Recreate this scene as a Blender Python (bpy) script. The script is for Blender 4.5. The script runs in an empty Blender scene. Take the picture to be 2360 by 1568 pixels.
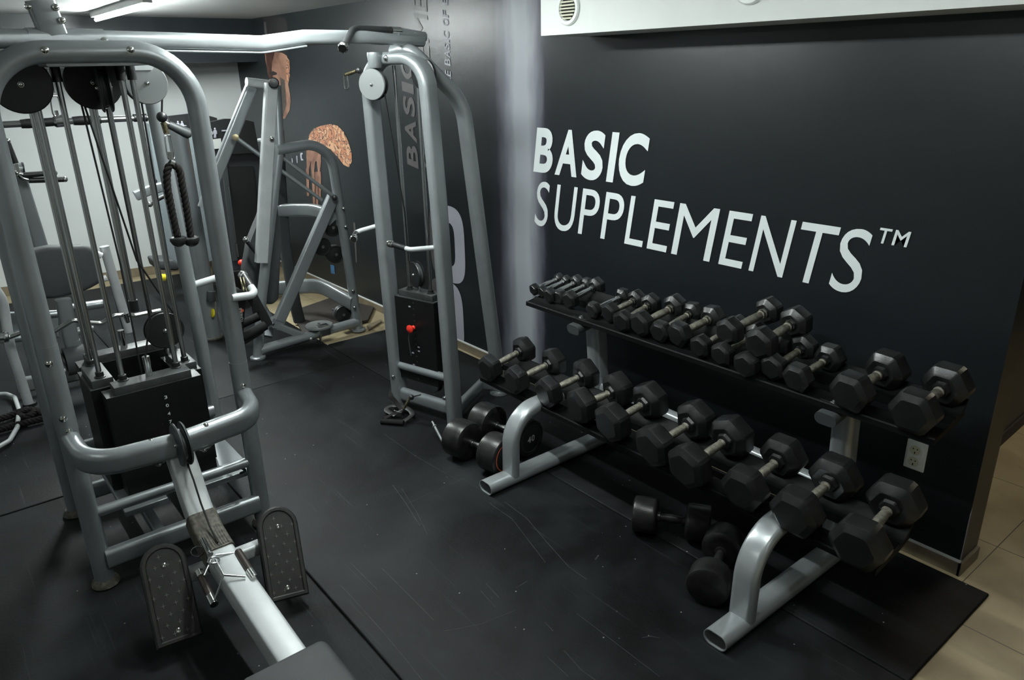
import bpy, bmesh, math, random
from mathutils import Vector, Matrix
random.seed(7)
SC = bpy.context.scene
COL = SC.collection
# ------------------------------------------------------------------ camera
W_PX, H_PX = 2360.0, 1568.0
CX, CY = W_PX/2, H_PX/2
F_PX = 1713.55
CAM_H = 1.95
def _cd(u, v):
    return Vector(((u-CX)/F_PX, (v-CY)/F_PX, 1.0)).normalized()
AX = -_cd(-294, 185)
AZ = -_cd(1284, 5430)
AZ = (AZ - AX*AX.dot(AZ)).normalized()
AY = AZ.cross(AX)
C0 = Vector((0, 0, CAM_H))
def ray(u, v):
    c = _cd(u, v); return Vector((AX.dot(c), AY.dot(c), AZ.dot(c)))
def onx(u, v, x): d = ray(u, v); return C0 + d*(x/d.x)
def ony(u, v, y): d = ray(u, v); return C0 + d*(y/d.y)
def onz(u, v, z): d = ray(u, v); return C0 + d*((z-CAM_H)/d.z)
def onpl(u, v, p, n):
    d = ray(u, v); p = Vector(p); n = Vector(n); return C0 + d*((p-C0).dot(n)/d.dot(n))
right = Vector((AX.x, AY.x, AZ.x)); down = Vector((AX.y, AY.y, AZ.y)); fwd = Vector((AX.z, AY.z, AZ.z))
cam_d = bpy.data.cameras.new('camera')
cam_d.sensor_width = 36.0; cam_d.lens = F_PX/W_PX*36.0
cam_d.clip_start = 0.05; cam_d.clip_end = 60
cam = bpy.data.objects.new('camera', cam_d); COL.objects.link(cam)
M = Matrix.Identity(4)
for i, a in enumerate((right, -down, -fwd)):
    for k in range(3): M[k][i] = a[k]
for k in range(3): M[k][3] = C0[k]
cam.matrix_world = M
SC.camera = cam
# ------------------------------------------------------------------ world, exposure, lights
wd = bpy.data.worlds.new('world'); SC.world = wd; wd.use_nodes = True
wd.node_tree.nodes['Background'].inputs[0].default_value = (.55, .6, .62, 1)
wd.node_tree.nodes['Background'].inputs[1].default_value = 0.02
SC.view_settings.view_transform = 'Standard'; SC.view_settings.look = 'None'
SC.view_settings.gamma = 1; SC.view_settings.use_curve_mapping = False
SC.view_settings.exposure = 0.0
def area(name, loc, sx, sy, power, color=(.93, 1.0, .98), rot=(0, 0, 0)):
    l = bpy.data.lights.new(name, 'AREA'); l.shape = 'RECTANGLE'; l.size = sx; l.size_y = sy
    l.energy = power; l.color = color
    o = bpy.data.objects.new(name, l); COL.objects.link(o); o.location = loc; o.rotation_euler = rot
    return o
# fluorescent tubes: x0, x1, y
TUBES = [(-6.96, -5.5, 1.47), (-3.8, -2.6, 1.42), (-5.6, -4.4, -1.2), (-1.9, -.7, 1.42), (-2.6, -1.4, -1.2), (-1.4, -.2, 4.9), (.6, 1.8, 1.35)]
POW = [120, 66, 6, 22, 10, 22, 6]
TCOL = [(.93, 1.0, .98)]*5+[(1.0, .90, .70), (.93, 1, .98)]  # warm entry: unseen passage lamp, added to brighten the tiles there
for (a, b, y), p, tcol in zip(TUBES, POW, TCOL):
    area('tube_light', ((a+b)/2, y, 2.335), b-a, .05, p*.55, tcol)
    area('tube_light_up', ((a+b)/2, y, 2.368), b-a, .05, p*.55, tcol, rot=(math.pi, 0, 0))
# ------------------------------------------------------------------ materials
def mat(name, col, rough=.5, metal=0.0, spec=.5, noise=0.0, nscale=30, bump=0.0, bscale=200, emit=None, coat=0.0, col2=None):
    m = bpy.data.materials.new(name); m.use_nodes = True
    nt = m.node_tree; b = nt.nodes['Principled BSDF']
    b.inputs['Base Color'].default_value = (*col, 1); b.inputs['Roughness'].default_value = rough
    b.inputs['Metallic'].default_value = metal; b.inputs['Specular IOR Level'].default_value = spec
    b.inputs['Coat Weight'].default_value = coat
    if emit:
        b.inputs['Emission Color'].default_value = (*emit[:3], 1); b.inputs['Emission Strength'].default_value = emit[3]
    tc = nt.nodes.new('ShaderNodeTexCoord')
    if noise or col2:
        n = nt.nodes.new('ShaderNodeTexNoise'); n.inputs['Scale'].default_value = nscale; n.inputs['Detail'].default_value = 6
        nt.links.new(tc.outputs['Object'], n.inputs['Vector'])
        mx = nt.nodes.new('ShaderNodeMix'); mx.data_type = 'RGBA'
        c2 = col2 if col2 else tuple(c*(1-noise) for c in col)
        mx.inputs[6].default_value = (*col, 1); mx.inputs[7].default_value = (*c2, 1)
        r = nt.nodes.new('ShaderNodeMapRange'); r.inputs[1].default_value = .4; r.inputs[2].default_value = .62
        nt.links.new(n.outputs['Fac'], r.inputs[0]); nt.links.new(r.outputs[0], mx.inputs[0])
        nt.links.new(mx.outputs[2], b.inputs['Base Color'])
    if bump:
        n2 = nt.nodes.new('ShaderNodeTexNoise'); n2.inputs['Scale'].default_value = bscale; n2.inputs['Detail'].default_value = 3
        nt.links.new(tc.outputs['Object'], n2.inputs['Vector'])
        bp = nt.nodes.new('ShaderNodeBump'); bp.inputs['Strength'].default_value = bump; bp.inputs['Distance'].default_value = .002
        nt.links.new(n2.outputs['Fac'], bp.inputs['Height']); nt.links.new(bp.outputs[0], b.inputs['Normal'])
    return m
MT = {}
MT['silver'] = mat('silver_paint', (.30, .325, .333), .30, .5, .5, .10, 6, .12, 900)
MT['worn'] = mat('worn_light_paint', (.50, .53, .53), .38, .12, .5, .1, 9)
MT['rack'] = mat('chipped_silver_paint', (.42, .45, .46), .30, .5, .5, .12, 8)
MT['chrome'] = mat('chrome', (.75, .76, .74), .12, 1.0)
MT['rod'] = mat('polished_rod', (.55, .56, .56), .24, 1.0)
MT['knurl'] = mat('knurled_steel', (.40, .38, .32), .38, 1.0, noise=.4, nscale=60, bump=.8, bscale=1200)
MT['brass'] = mat('aged_brass', (.30, .26, .16), .4, 1.0, noise=.5, nscale=80)
MT['hex'] = mat('black_rubber', (.0125, .013, .0135), .30, 0, .62, .3, 25, .25, 350)
MT['cast'] = mat('worn_cast_iron', (.032, .032, .031), .34, .5, .5, .45, 16, .3, 120)
MT['plate'] = mat('black_stack_plate', (.006, .006, .0065), .42, .1, .5, .3, 30)
MT['plateedge'] = mat('worn_plate_top', (.075, .08, .08), .45, .3, .5, .3, 20)
MT['bplastic'] = mat('black_plastic', (.012, .0125, .013), .42, 0, .5)
MT['dgrey'] = mat('dark_grey_disc', (.05, .055, .057), .45, .1)
MT['silver2'] = mat('pale_silver_panel', (.20, .235, .25), .45, .2, .5)
MT['grey'] = mat('grey_guard', (.20, .215, .215), .42, .3)
MT['pad'] = mat('charcoal_upholstery', (.055, .058, .06), .6, 0, .4, .08, 12, .35, 700)
MT['cable'] = mat('black_cable', (.008, .008, .008), .45)
MT['rope'] = mat('black_rope', (.009, .008, .0075), .85, 0, .2)
MT['foam'] = mat('black_foam', (.012, .012, .012), .85, 0, .15)
MT['shroud'] = mat('smoked_shroud', (.038, .04, .044), .3, 0, .5)
MT['red'] = mat('red_knob', (.75, .035, .02), .35)
MT['yellow'] = mat('yellow_knob', (.75, .62, .02), .45)
MT['white'] = mat('white_print', (.78, .8, .8), .5)
MT['wprint'] = mat('wall_lettering', (.86, .92, .92), .45)
MT['gprint'] = mat('wall_grey_lettering', (.085, .078, .078), .4)
MT['lprint'] = mat('wall_lavender_lettering', (.36, .36, .41), .45)
MT['blue'] = mat('blue_print', (.05, .16, .32), .5)
MT['orange'] = mat('orange_print', (.55, .09, .03), .5)
MT['duct'] = mat('white_plaster', (.84, .87, .845), .6, noise=.03, nscale=3)
MT['wallw'] = mat('white_wall_paint', (.60, .63, .625), .6, noise=.04, nscale=2)
MT['ceil'] = mat('ceiling_paint', (.8, .82, .81), .35, noise=.1, nscale=1.5)
MT['beam'] = mat('dark_beam_paint', (.018, .023, .027), .4)
MT['plasticw'] = mat('socket_plastic', (.82, .86, .84), .35)
MT['plasticc'] = mat('cream_plastic', (.66, .65, .5), .45)
MT['hole'] = mat('dark_hole', (.004, .004, .004), .8)
MT['rust'] = mat('rusty_inside', (.05, .035, .02), .8, col2=(.12, .075, .03), nscale=40)
MT['tubee'] = mat('fluorescent_tube', (1, 1, 1), .5, emit=(.93, 1, .98, 6))
MT['housing'] = mat('lamp_housing', (.7, .7, .7), .5)
MT['grease'] = mat('grimy_ribbed_rubber', (.05, .047, .038), .7, col2=(.12, .11, .085), nscale=70)
MT['shrink'] = mat('brown_grip', (.03, .022, .018), .4)
MT['plywood'] = mat('brown_board', (.03, .024, .02), .7, noise=.3, nscale=8)
MT['paper'] = mat('paper_sheet', (.5, .52, .5), .6)

def node_mat_mat():
    """black rubber flooring with dust, scuffs and scratches"""
    m = bpy.data.materials.new('rubber_mat'); m.use_nodes = True; nt = m.node_tree; b = nt.nodes['Principled BSDF']
    tc = nt.nodes.new('ShaderNodeTexCoord')
    n1 = nt.nodes.new('ShaderNodeTexNoise'); n1.inputs['Scale'].default_value = 1.7; n1.inputs['Detail'].default_value = 8; n1.inputs['Roughness'].default_value = .6
    nt.links.new(tc.outputs['Object'], n1.inputs['Vector'])
    cr = nt.nodes.new('ShaderNodeValToRGB'); n1.inputs['Distortion'].default_value = .5; cr.color_ramp.elements[0].position = .42; cr.color_ramp.elements[0].color = (.0022, .0025, .003, 1)
    cr.color_ramp.elements[1].position = .72; cr.color_ramp.elements[1].color = (.0175, .0195, .0215, 1)
    nt.links.new(n1.outputs['Fac'], cr.inputs[0])
    # long scratches: stretched noise
    mp = nt.nodes.new('ShaderNodeMapping'); mp.inputs['Rotation'].default_value = (0, 0, -.25); mp.inputs['Scale'].default_value = (.7, 34, 1)
    nt.links.new(tc.outputs['Object'], mp.inputs['Vector'])
    n2 = nt.nodes.new('ShaderNodeTexNoise'); n2.inputs['Scale'].default_value = 2.2; n2.inputs['Detail'].default_value = 5
    nt.links.new(mp.outputs[0], n2.inputs['Vector'])
    r2 = nt.nodes.new('ShaderNodeMapRange'); r2.inputs[1].default_value = .63; r2.inputs[2].default_value = .70
    nt.links.new(n2.outputs['Fac'], r2.inputs[0])
    # white specks
    v = nt.nodes.new('ShaderNodeTexVoronoi'); v.inputs['Scale'].default_value = 13
    nt.links.new(tc.outputs['Object'], v.inputs['Vector'])
    r3 = nt.nodes.new('ShaderNodeMapRange'); r3.inputs[1].default_value = .05; r3.inputs[2].default_value = .03
    nt.links.new(v.outputs['Distance'], r3.inputs[0])
    n3 = nt.nodes.new('ShaderNodeTexNoise'); n3.inputs['Scale'].default_value = 3.1
    nt.links.new(tc.outputs['Object'], n3.inputs['Vector'])
    r4 = nt.nodes.new('ShaderNodeMapRange'); r4.inputs[1].default_value = .46; r4.inputs[2].default_value = .5
    nt.links.new(n3.outputs['Fac'], r4.inputs[0])
    mu = nt.nodes.new('ShaderNodeMath'); mu.operation = 'MULTIPLY'
    nt.links.new(r3.outputs[0], mu.inputs[0]); nt.links.new(r4.outputs[0], mu.inputs[1])
    m1 = nt.nodes.new('ShaderNodeMix'); m1.data_type = 'RGBA'; m1.inputs[7].default_value = (.055, .06, .062, 1)
    ml = nt.nodes.new('ShaderNodeMath'); ml.operation = 'MULTIPLY'; ml.inputs[1].default_value = .3
    nt.links.new(r2.outputs[0], ml.inputs[0]); nt.links.new(ml.outputs[0], m1.inputs[0]); nt.links.new(cr.outputs[0], m1.inputs[6])
    m2 = nt.nodes.new('ShaderNodeMix'); m2.data_type = 'RGBA'; m2.inputs[7].default_value = (.3, .31, .3, 1)
    nt.links.new(mu.outputs[0], m2.inputs[0]); nt.links.new(m1.outputs[2], m2.inputs[6])
    nt.links.new(m2.outputs[2], b.inputs['Base Color'])
    rr = nt.nodes.new('ShaderNodeMapRange'); rr.inputs[3].default_value = .48; rr.inputs[4].default_value = .72; b.inputs['Specular IOR Level'].default_value = .17
    nt.links.new(n1.outputs['Fac'], rr.inputs[0]); nt.links.new(rr.outputs[0], b.inputs['Roughness'])
    n4 = nt.nodes.new('ShaderNodeTexNoise'); n4.inputs['Scale'].default_value = 90; n4.inputs['Detail'].default_value = 4
    nt.links.new(tc.outputs['Object'], n4.inputs['Vector'])
    bp = nt.nodes.new('ShaderNodeBump'); bp.inputs['Strength'].default_value = .25; bp.inputs['Distance'].default_value = .003
    nt.links.new(n4.outputs['Fac'], bp.inputs['Height']); nt.links.new(bp.outputs[0], b.inputs['Normal'])
    return m
MT['mat'] = node_mat_mat()

def tile_mat():
    m = bpy.data.materials.new('beige_floor_tiles'); m.use_nodes = True; nt = m.node_tree; b = nt.nodes['Principled BSDF']
    tc = nt.nodes.new('ShaderNodeTexCoord')
    mp = nt.nodes.new('ShaderNodeMapping'); mp.inputs['Location'].default_value = (.79, -2.643, 0)
    nt.links.new(tc.outputs['Object'], mp.inputs['Vector'])
    br = nt.nodes.new('ShaderNodeTexBrick'); br.offset = 0; br.squash = 1
    br.inputs['Scale'].default_value = 1; br.inputs['Brick Width'].default_value = .605; br.inputs['Row Height'].default_value = .605
    br.inputs['Mortar Size'].default_value = .0025; br.inputs['Mortar Smooth'].default_value = .3
    br.inputs['Mortar'].default_value = (.05, .045, .035, 1)
    nt.links.new(mp.outputs[0], br.inputs['Vector'])
    n = nt.nodes.new('ShaderNodeTexNoise'); n.inputs['Scale'].default_value = 3.5; n.inputs['Detail'].default_value = 7; n.inputs['Distortion'].default_value = .4
    nt.links.new(tc.outputs['Object'], n.inputs['Vector'])
    cr = nt.nodes.new('ShaderNodeValToRGB'); cr.color_ramp.elements[0].position = .35; cr.color_ramp.elements[0].color = (.25, .20, .115, 1)
    cr.color_ramp.elements[1].position = .68; cr.color_ramp.elements[1].color = (.38, .32, .20, 1)
    nt.links.new(n.outputs['Fac'], cr.inputs[0])
    nt.links.new(cr.outputs[0], br.inputs['Color1']); nt.links.new(cr.outputs[0], br.inputs['Color2'])
    nt.links.new(br.outputs['Color'], b.inputs['Base Color'])
    b.inputs['Roughness'].default_value = .42
    return m
MT['tile'] = tile_mat()

def wallpaper_mat():
    """dark wallpaper whose print has a soft vertical white beam"""
    m = bpy.data.materials.new('dark_wallpaper'); m.use_nodes = True; nt = m.node_tree; b = nt.nodes['Principled BSDF']
    tc = nt.nodes.new('ShaderNodeTexCoord'); sp = nt.nodes.new('ShaderNodeSeparateXYZ')
    nt.links.new(tc.outputs['Object'], sp.inputs[0])
    n = nt.nodes.new('ShaderNodeTexNoise'); n.inputs['Scale'].default_value = 14; n.inputs['Detail'].default_value = 8
    mp = nt.nodes.new('ShaderNodeMapping'); mp.inputs['Scale'].default_value = (1, 1, .22)
    nt.links.new(tc.outputs['Object'], mp.inputs['Vector']); nt.links.new(mp.outputs[0], n.inputs['Vector'])
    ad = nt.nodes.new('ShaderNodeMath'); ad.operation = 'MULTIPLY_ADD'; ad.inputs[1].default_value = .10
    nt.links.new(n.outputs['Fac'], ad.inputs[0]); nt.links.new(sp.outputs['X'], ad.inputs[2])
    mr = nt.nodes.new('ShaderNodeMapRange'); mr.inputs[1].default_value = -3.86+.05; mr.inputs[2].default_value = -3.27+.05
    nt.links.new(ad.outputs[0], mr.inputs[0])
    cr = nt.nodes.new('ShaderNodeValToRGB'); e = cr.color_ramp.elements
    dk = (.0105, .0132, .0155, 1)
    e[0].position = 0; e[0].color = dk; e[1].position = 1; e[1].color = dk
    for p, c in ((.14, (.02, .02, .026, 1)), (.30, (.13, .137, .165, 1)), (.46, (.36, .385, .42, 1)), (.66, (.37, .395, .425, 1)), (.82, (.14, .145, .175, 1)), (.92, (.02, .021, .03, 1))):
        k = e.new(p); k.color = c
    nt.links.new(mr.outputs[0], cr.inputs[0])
    nt.links.new(cr.outputs[0], b.inputs['Base Color'])
    b.inputs['Roughness'].default_value = .34; b.inputs['Specular IOR Level'].default_value = .45
    n2 = nt.nodes.new('ShaderNodeTexNoise'); n2.inputs['Scale'].default_value = 22; n2.inputs['Detail'].default_value = 6
    nt.links.new(tc.outputs['Object'], n2.inputs['Vector'])
    bp = nt.nodes.new('ShaderNodeBump'); bp.inputs['Strength'].default_value = .16; bp.inputs['Distance'].default_value = .004
    nt.links.new(n2.outputs['Fac'], bp.inputs['Height']); nt.links.new(bp.outputs[0], b.inputs['Normal'])
    return m
MT['wallp'] = wallpaper_mat()

def skin_mat(name, c1, c2, dark, scale, amount):
    m = bpy.data.materials.new(name); m.use_nodes = True; nt = m.node_tree; b = nt.nodes['Principled BSDF']
    tc = nt.nodes.new('ShaderNodeTexCoord')
    n = nt.nodes.new('ShaderNodeTexNoise'); n.inputs['Scale'].default_value = scale; n.inputs['Detail'].default_value = 3; n.inputs['Distortion'].default_value = 1.6
    nt.links.new(tc.outputs['Object'], n.inputs['Vector'])
    cr = nt.nodes.new('ShaderNodeValToRGB'); e = cr.color_ramp.elements
    e[0].position = .3; e[0].color = (*c1, 1); e[1].position = .75; e[1].color = (*c2, 1)
    if amount:
        for p, c in ((.46, c1), (.485, dark), (.515, dark), (.54, c2)):
            k = e.new(p); k.color = (*c, 1)
    nt.links.new(n.outputs['Fac'], cr.inputs[0]); nt.links.new(cr.outputs[0], b.inputs['Base Color'])
    b.inputs['Roughness'].default_value = .45
    return m
MT['skin'] = skin_mat('printed_skin', (.12, .055, .038), (.34, .185, .125), (0, 0, 0), 4, 0)
MT['hairp'] = mat('printed_hair', (.022, .02, .02), .45)
MT['skind'] = mat('printed_dark_skin', (.075, .03, .022), .45, noise=.5, nscale=12)
MT['beard'] = mat('printed_beard', (.06, .045, .038), .5, noise=.4, nscale=30)
MT['tattoo'] = skin_mat('printed_tattooed_skin', (.36, .15, .08), (.46, .26, .15), (.06, .04, .04), 13, 1)

# ------------------------------------------------------------------ mesh helpers
def fillet(pts, r, n=8):
    pts = [Vector(p) for p in pts]; out = [pts[0]]
    rs = r if isinstance(r, (list, tuple)) else [r]*(len(pts)-2)
    for i in range(1, len(pts)-1):
        p = pts[i]; a = pts[i-1]-p; b = pts[i+1]-p; la, lb = a.length, b.length; a.normalize(); b.normalize()
        ang = a.angle(b)
        if ang > 3.12 or rs[i-1] <= 0: out.append(p); continue
        t = min(rs[i-1]/math.tan(ang/2), la*.49, lb*.49); rr = t*math.tan(ang/2)
        bis = (a+b).normalized(); c = p + bis*(rr/math.sin(ang/2))
        s = p+a*t-c; e = p+b*t-c; tot = s.angle(e); ax = s.cross(e).normalized()
        for k in range(n+1): out.append(c + Matrix.Rotation(tot*k/n, 3, ax) @ s)
    out.append(pts[-1]); return out
def p_round(r, n=16): return [(r*math.cos(2*math.pi*k/n), r*math.sin(2*math.pi*k/n)) for k in range(n)]
def p_rrect(w, h, r, n=4):
    o = []; w2, h2 = w/2-r, h/2-r
    for cx, cy, a0 in ((w2, h2, 0), (-w2, h2, 90), (-w2, -h2, 180), (w2, -h2, 270)):
        for k in range(n+1):
            a = math.radians(a0+90*k/n); o.append((cx+r*math.cos(a), cy+r*math.sin(a)))
    return o
def p_oval(w, h): return p_rrect(w, h, min(w, h)/2*.98, 6)
class MB:
    def __init__(s): s.bm = bmesh.new()
    def ring(s, pts): return [s.bm.verts.new(p) for p in pts]
    def bridge(s, a, b):
        n = len(a)
        for i in range(n):
            try: s.bm.faces.new((a[i], a[(i+1) % n], b[(i+1) % n], b[i]))
            except ValueError: pass
    def cap(s, r, flip=False):
        try: s.bm.faces.new(r[::-1] if flip else r)
        except ValueError: pass
    def tube(s, pts, prof, up=(0, 0, 1), caps=True, closed=False, scale=None):
        pts = [Vector(p) for p in pts]
        q = [pts[0]]
        for p in pts[1:]:
            if (p-q[-1]).length > 1e-5: q.append(p)
        pts = q; n = len(pts); up = Vector(up); rings = []; u = None
        for i, p in enumerate(pts):
            if closed: t = (pts[(i+1) % n]-pts[i-1])
            elif i == 0: t = pts[1]-p
            elif i == n-1: t = p-pts[i-1]
            else: t = (pts[i+1]-p).normalized()+(p-pts[i-1]).normalized()
            t.normalize()
            base = up if u is None else u
            u2 = base - t*base.dot(t)
            if u2.length < 1e-4: u2 = t.orthogonal()
            u = u2.normalized(); sd = t.cross(u)
            k = scale[i] if scale else 1
            rings.append(s.ring([p+sd*(a*k)+u*(b*k) for a, b in prof]))
        for a, b in zip(rings, rings[1:]): s.bridge(a, b)
        if closed: s.bridge(rings[-1], rings[0])
        elif caps: s.cap(rings[0], True); s.cap(rings[-1])
        return s
    def cyl(s, a, b, r, n=20, caps=True): return s.tube([a, b], p_round(r, n), caps=caps)
    def lathe(s, a, b, prof, n=24):
        """prof: (t along a->b in metres, radius)"""
        a = Vector(a); b = Vector(b); d = (b-a).normalized(); u = d.orthogonal().normalized(); w = d.cross(u); rs = []
        for t, r in prof:
            r = max(r, 1e-4)
            rs.append(s.ring([a+d*t+u*(r*math.cos(2*math.pi*k/n))+w*(r*math.sin(2*math.pi*k/n)) for k in range(n)]))
        for x, y in zip(rs, rs[1:]): s.bridge(x, y)
        s.cap(rs[0], True); s.cap(rs[-1]); return s
    def box(s, lo, hi, bev=0, mtx=None):
        lo = Vector(lo); hi = Vector(hi)
        r = bmesh.ops.create_cube(s.bm, size=1); vs = r['verts']
        for v in vs:
            v.co = Vector((lo[k]+(v.co[k]+.5)*(hi[k]-lo[k]) for k in range(3)))
        if bev:
            es = list({e for v in vs for e in v.link_edges})
            rb = bmesh.ops.bevel(s.bm, geom=es, offset=bev, segments=3, affect='EDGES', profile=.5)
            vs = list({v for f in rb['faces'] for v in f.verts} | {v for v in vs if v.is_valid})
        if mtx:
            for v in vs: v.co = mtx @ v.co
        return s
    def slab(s, poly, d):
        """extrude a planar polygon by vector d"""
        d = Vector(d); a = s.ring([Vector(p) for p in poly]); b = s.ring([Vector(p)+d for p in poly])
        s.bridge(a, b); s.cap(a, True); s.cap(b); return s
    def sphere(s, c, r, sc=(1, 1, 1)):
        m = Matrix.Translation(c) @ Matrix.Diagonal((*sc, 1))
        bmesh.ops.create_uvsphere(s.bm, u_segments=20, v_segments=12, radius=r, matrix=m); return s
    def torus(s, c, R, r, ax, n=24):
        c = Vector(c); ax = Vector(ax).normalized(); u = ax.orthogonal().normalized(); w = ax.cross(u)
        return s.tube([c+u*R*math.cos(2*math.pi*k/n)+w*R*math.sin(2*math.pi*k/n) for k in range(n)], p_round(r, 8), up=ax, closed=True)
    def build(s, name, m, parent=None, label=None, sharp=38, mats=None):
        bm = s.bm
        bmesh.ops.recalc_face_normals(bm, faces=bm.faces[:])
        off = Vector((0, 0, 0)); q = parent
        while q: off += q.location; q = q.parent
        if off.length: bmesh.ops.translate(bm, verts=bm.verts[:], vec=-off)
        for e in bm.edges:
            if len(e.link_faces) == 2 and e.calc_face_angle(0) > math.radians(sharp): e.smooth = False
        for f in bm.faces: f.smooth = True
        me = bpy.data.meshes.new(name); bm.to_mesh(me); bm.free()
        me.materials.append(MT[m] if isinstance(m, str) else m)
        o = bpy.data.objects.new(name, me); COL.objects.link(o)
        if parent: o.parent = parent
        if label: o['label'] = label
        return o
def thing(name, label, cat, loc=(0, 0, 0), group=None):
    o = bpy.data.objects.new(name, None); COL.objects.link(o); o.location = loc; o.empty_display_size = .1
    o['label'] = label; o['category'] = cat
    if group: o['group'] = group
    return o
def tag(o, label, cat, group=None):
    o['label'] = label; o['category'] = cat
    if group: o['group'] = group
    return o
def struct(o): o['kind'] = 'structure'; return o
def bolt(p, n, parent, r=.009, name='bolt'):
    p = Vector(p); n = Vector(n).normalized()
    return MB().lathe(p-n*.003, p+n, [(0, r*1.25), (.004, r*1.25), (.0045, r), (.009, r*.9), (.012, r*.5), (.0125, .001)], 12).build(name, 'chrome', parent)
_tid = 0
def glyphs(text, m, parent, fn, boxes=None, bold=0.0, name='lettering', label=None, depth=.002):
    """text laid through fn(s, t) -> point; boxes = per-glyph (s0, s1, t0, t1)"""
    mb = MB(); nrm = None
    for ch, bx in zip([c for c in text if c != ' '], boxes):
        cu = bpy.data.curves.new('g', 'FONT'); cu.body = ch; cu.size = 1; cu.offset = bold; cu.fill_mode = 'FRONT'; cu.resolution_u = 6
        ob = bpy.data.objects.new('g', cu); COL.objects.link(ob)
        me = bpy.data.meshes.new_from_object(ob)
        bpy.data.objects.remove(ob); bpy.data.curves.remove(cu)
        xs = [v.co.x for v in me.vertices]; ys = [v.co.y for v in me.vertices]
        x0, x1, y0, y1 = min(xs), max(xs), min(ys), max(ys)
        vs = []
        for v in me.vertices:
            a = bx[0]+(v.co.x-x0)/max(x1-x0, 1e-6)*(bx[1]-bx[0]); b = bx[2]+(v.co.y-y0)/max(y1-y0, 1e-6)*(bx[3]-bx[2])
            vs.append(mb.bm.verts.new(fn(a, b)))
        for p in me.polygons:
            try: mb.bm.faces.new([vs[i] for i in p.vertices])
            except ValueError: pass
        bpy.data.meshes.remove(me)
    return mb.build(name, m, parent, label)
def runboxes(text, s0, s1, t0, t1):
    wd_ = {'I': .42, ' ': .45, 'M': 1.25, 'E': .8, 'L': .75, 'S': .85, 'T': .85, '1': .6, 'V': .95}
    ws = [wd_.get(c, 1.0) for c in text]; tot = sum(ws)+.16*(len(text)-1); k = (s1-s0)/tot; x = s0; out = []
    for c, w in zip(text, ws):
        if c != ' ': out.append((x, x+w*k, t0, t1))
        x += (w+.16)*k
    return out
# ------------------------------------------------------------------ room
YW = 2.93
FL = -.012       # tile level; the mats' top is z = 0
ZC = 2.42
struct(MB().box((-9.2, -3.2, -.1), (2.6, 6.6, FL)).build('floor', 'tile'))
struct(MB().box((-9.2, -3.2, ZC), (2.6, 6.6, ZC+.1)).build('ceiling', 'ceil'))
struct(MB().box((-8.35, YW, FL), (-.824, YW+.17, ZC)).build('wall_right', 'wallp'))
struct(MB().slab([(-8.25, 1.6, FL), (-8.05, YW, FL), (-8.4, YW+.1, FL), (-8.9, -3.2, FL), (-8.75, -3.2, FL)], (0, 0, ZC-FL)).build('wall_far', 'wallw'))
struct(MB().box((-9.0, -3.3, FL), (2.6, -3.2, ZC)).build('wall_left', 'wallw'))
struct(MB().box((2.5, -3.2, FL), (2.6, 6.6, ZC)).build('wall_back', 'wallw'))
struct(MB().slab([(-1.13, 4.2, FL), (-1.2, 6.6, FL), (-1.4, 6.6, FL), (-1.33, 4.2, FL)], (0, 0, ZC-FL)).build('wall_passage', 'beam'))
struct(MB().slab([(-1.12, 4.2, FL), (-1.19, 6.6, FL), (-1.2, 6.6, FL), (-1.14, 4.2, FL)], (0, 0, .07)).build('baseboard_passage', 'plywood'))
struct(MB().box((-8.6, -3.2, 2.04), (-7.5, YW, ZC)).build('trim_1', 'beam'))
# boxed duct under the ceiling with round vents
struct(MB().box((-2.97, 2.6, 2.085), (.6, YW, ZC)).build('trim_2', 'duct'))
MT['bb'] = mat('tile_baseboard', (.20, .165, .11), .45, noise=.3, nscale=9)
struct(MB().box((-8.2, YW-.012, FL), (-.815, YW, .045)).build('baseboard_right', 'bb'))
struct(MB().box((-.824, YW-.012, FL), (-.812, YW+.17, .045)).build('baseboard_end', 'bb'))
struct(MB().box((-8.2, YW-.006, .045), (-.82, YW+.001, .055)).build('trim_3', 'white'))
struct(MB().slab([(-.8255, YW-.0005, .055), (-.8225, YW-.0015, .055), (-.8225, YW-.0015, .30), (-.8255, YW-.0005, .27)], (.0, .004, 0)).build('trim_4', 'lprint'))
struct(MB().slab([(-8.238, 1.6, FL), (-8.04, YW, FL), (-8.05, YW, FL), (-8.25, 1.6, FL), (-8.76, -3.2, FL), (-8.73, -3.2, FL)], (0, 0, .09)).build('baseboard_far', 'bb'))
def vent(cx_, cz, r, label):
    t = thing('air_vent', label, 'vent', (cx_, 2.6, cz), 'round vents on the boxed duct')
    a = Vector((cx_, 2.601, cz)); n = Vector((0, -1, 0))
    m = MB()
    prof = [(0, r), (.008, r), (.014, r*.93), (.014, r*.74), (.004, r*.7), (.003, r*.69)]
    u = Vector((1, 0, 0)); w = Vector((0, 0, 1)); rs = []
    for tt, rr in prof: rs.append(m.ring([a+n*tt+u*rr*math.cos(k*math.pi/16)+w*rr*math.sin(k*math.pi/16) for k in range(32)]))
    for x, y in zip(rs, rs[1:]): m.bridge(x, y)
    m.build('frame', 'plasticw', t)
    MB().lathe(a, a+n, [(0, r*.7), (.002, r*.7)], 32).build('recess', 'hole', t)
    for k in range(7):
        z = cz + r*.7*(-.8+k*.267); hw = math.sqrt(max(1e-5, (r*.7)**2-(z-cz)**2))*.97
        MB().box((cx_-hw, 2.586, z-.0035), (cx_+hw, 2.598, z+.0035), mtx=Matrix.Translation((0, 0, 0))).build('louvre', 'plasticc', t)
vent(-2.772, 2.196, .075, 'round louvred air vent at the left end of the white boxed duct')
vent(-1.79, 2.222, .078, 'round cream air vent farther right on the duct, cut by the photo top')
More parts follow.
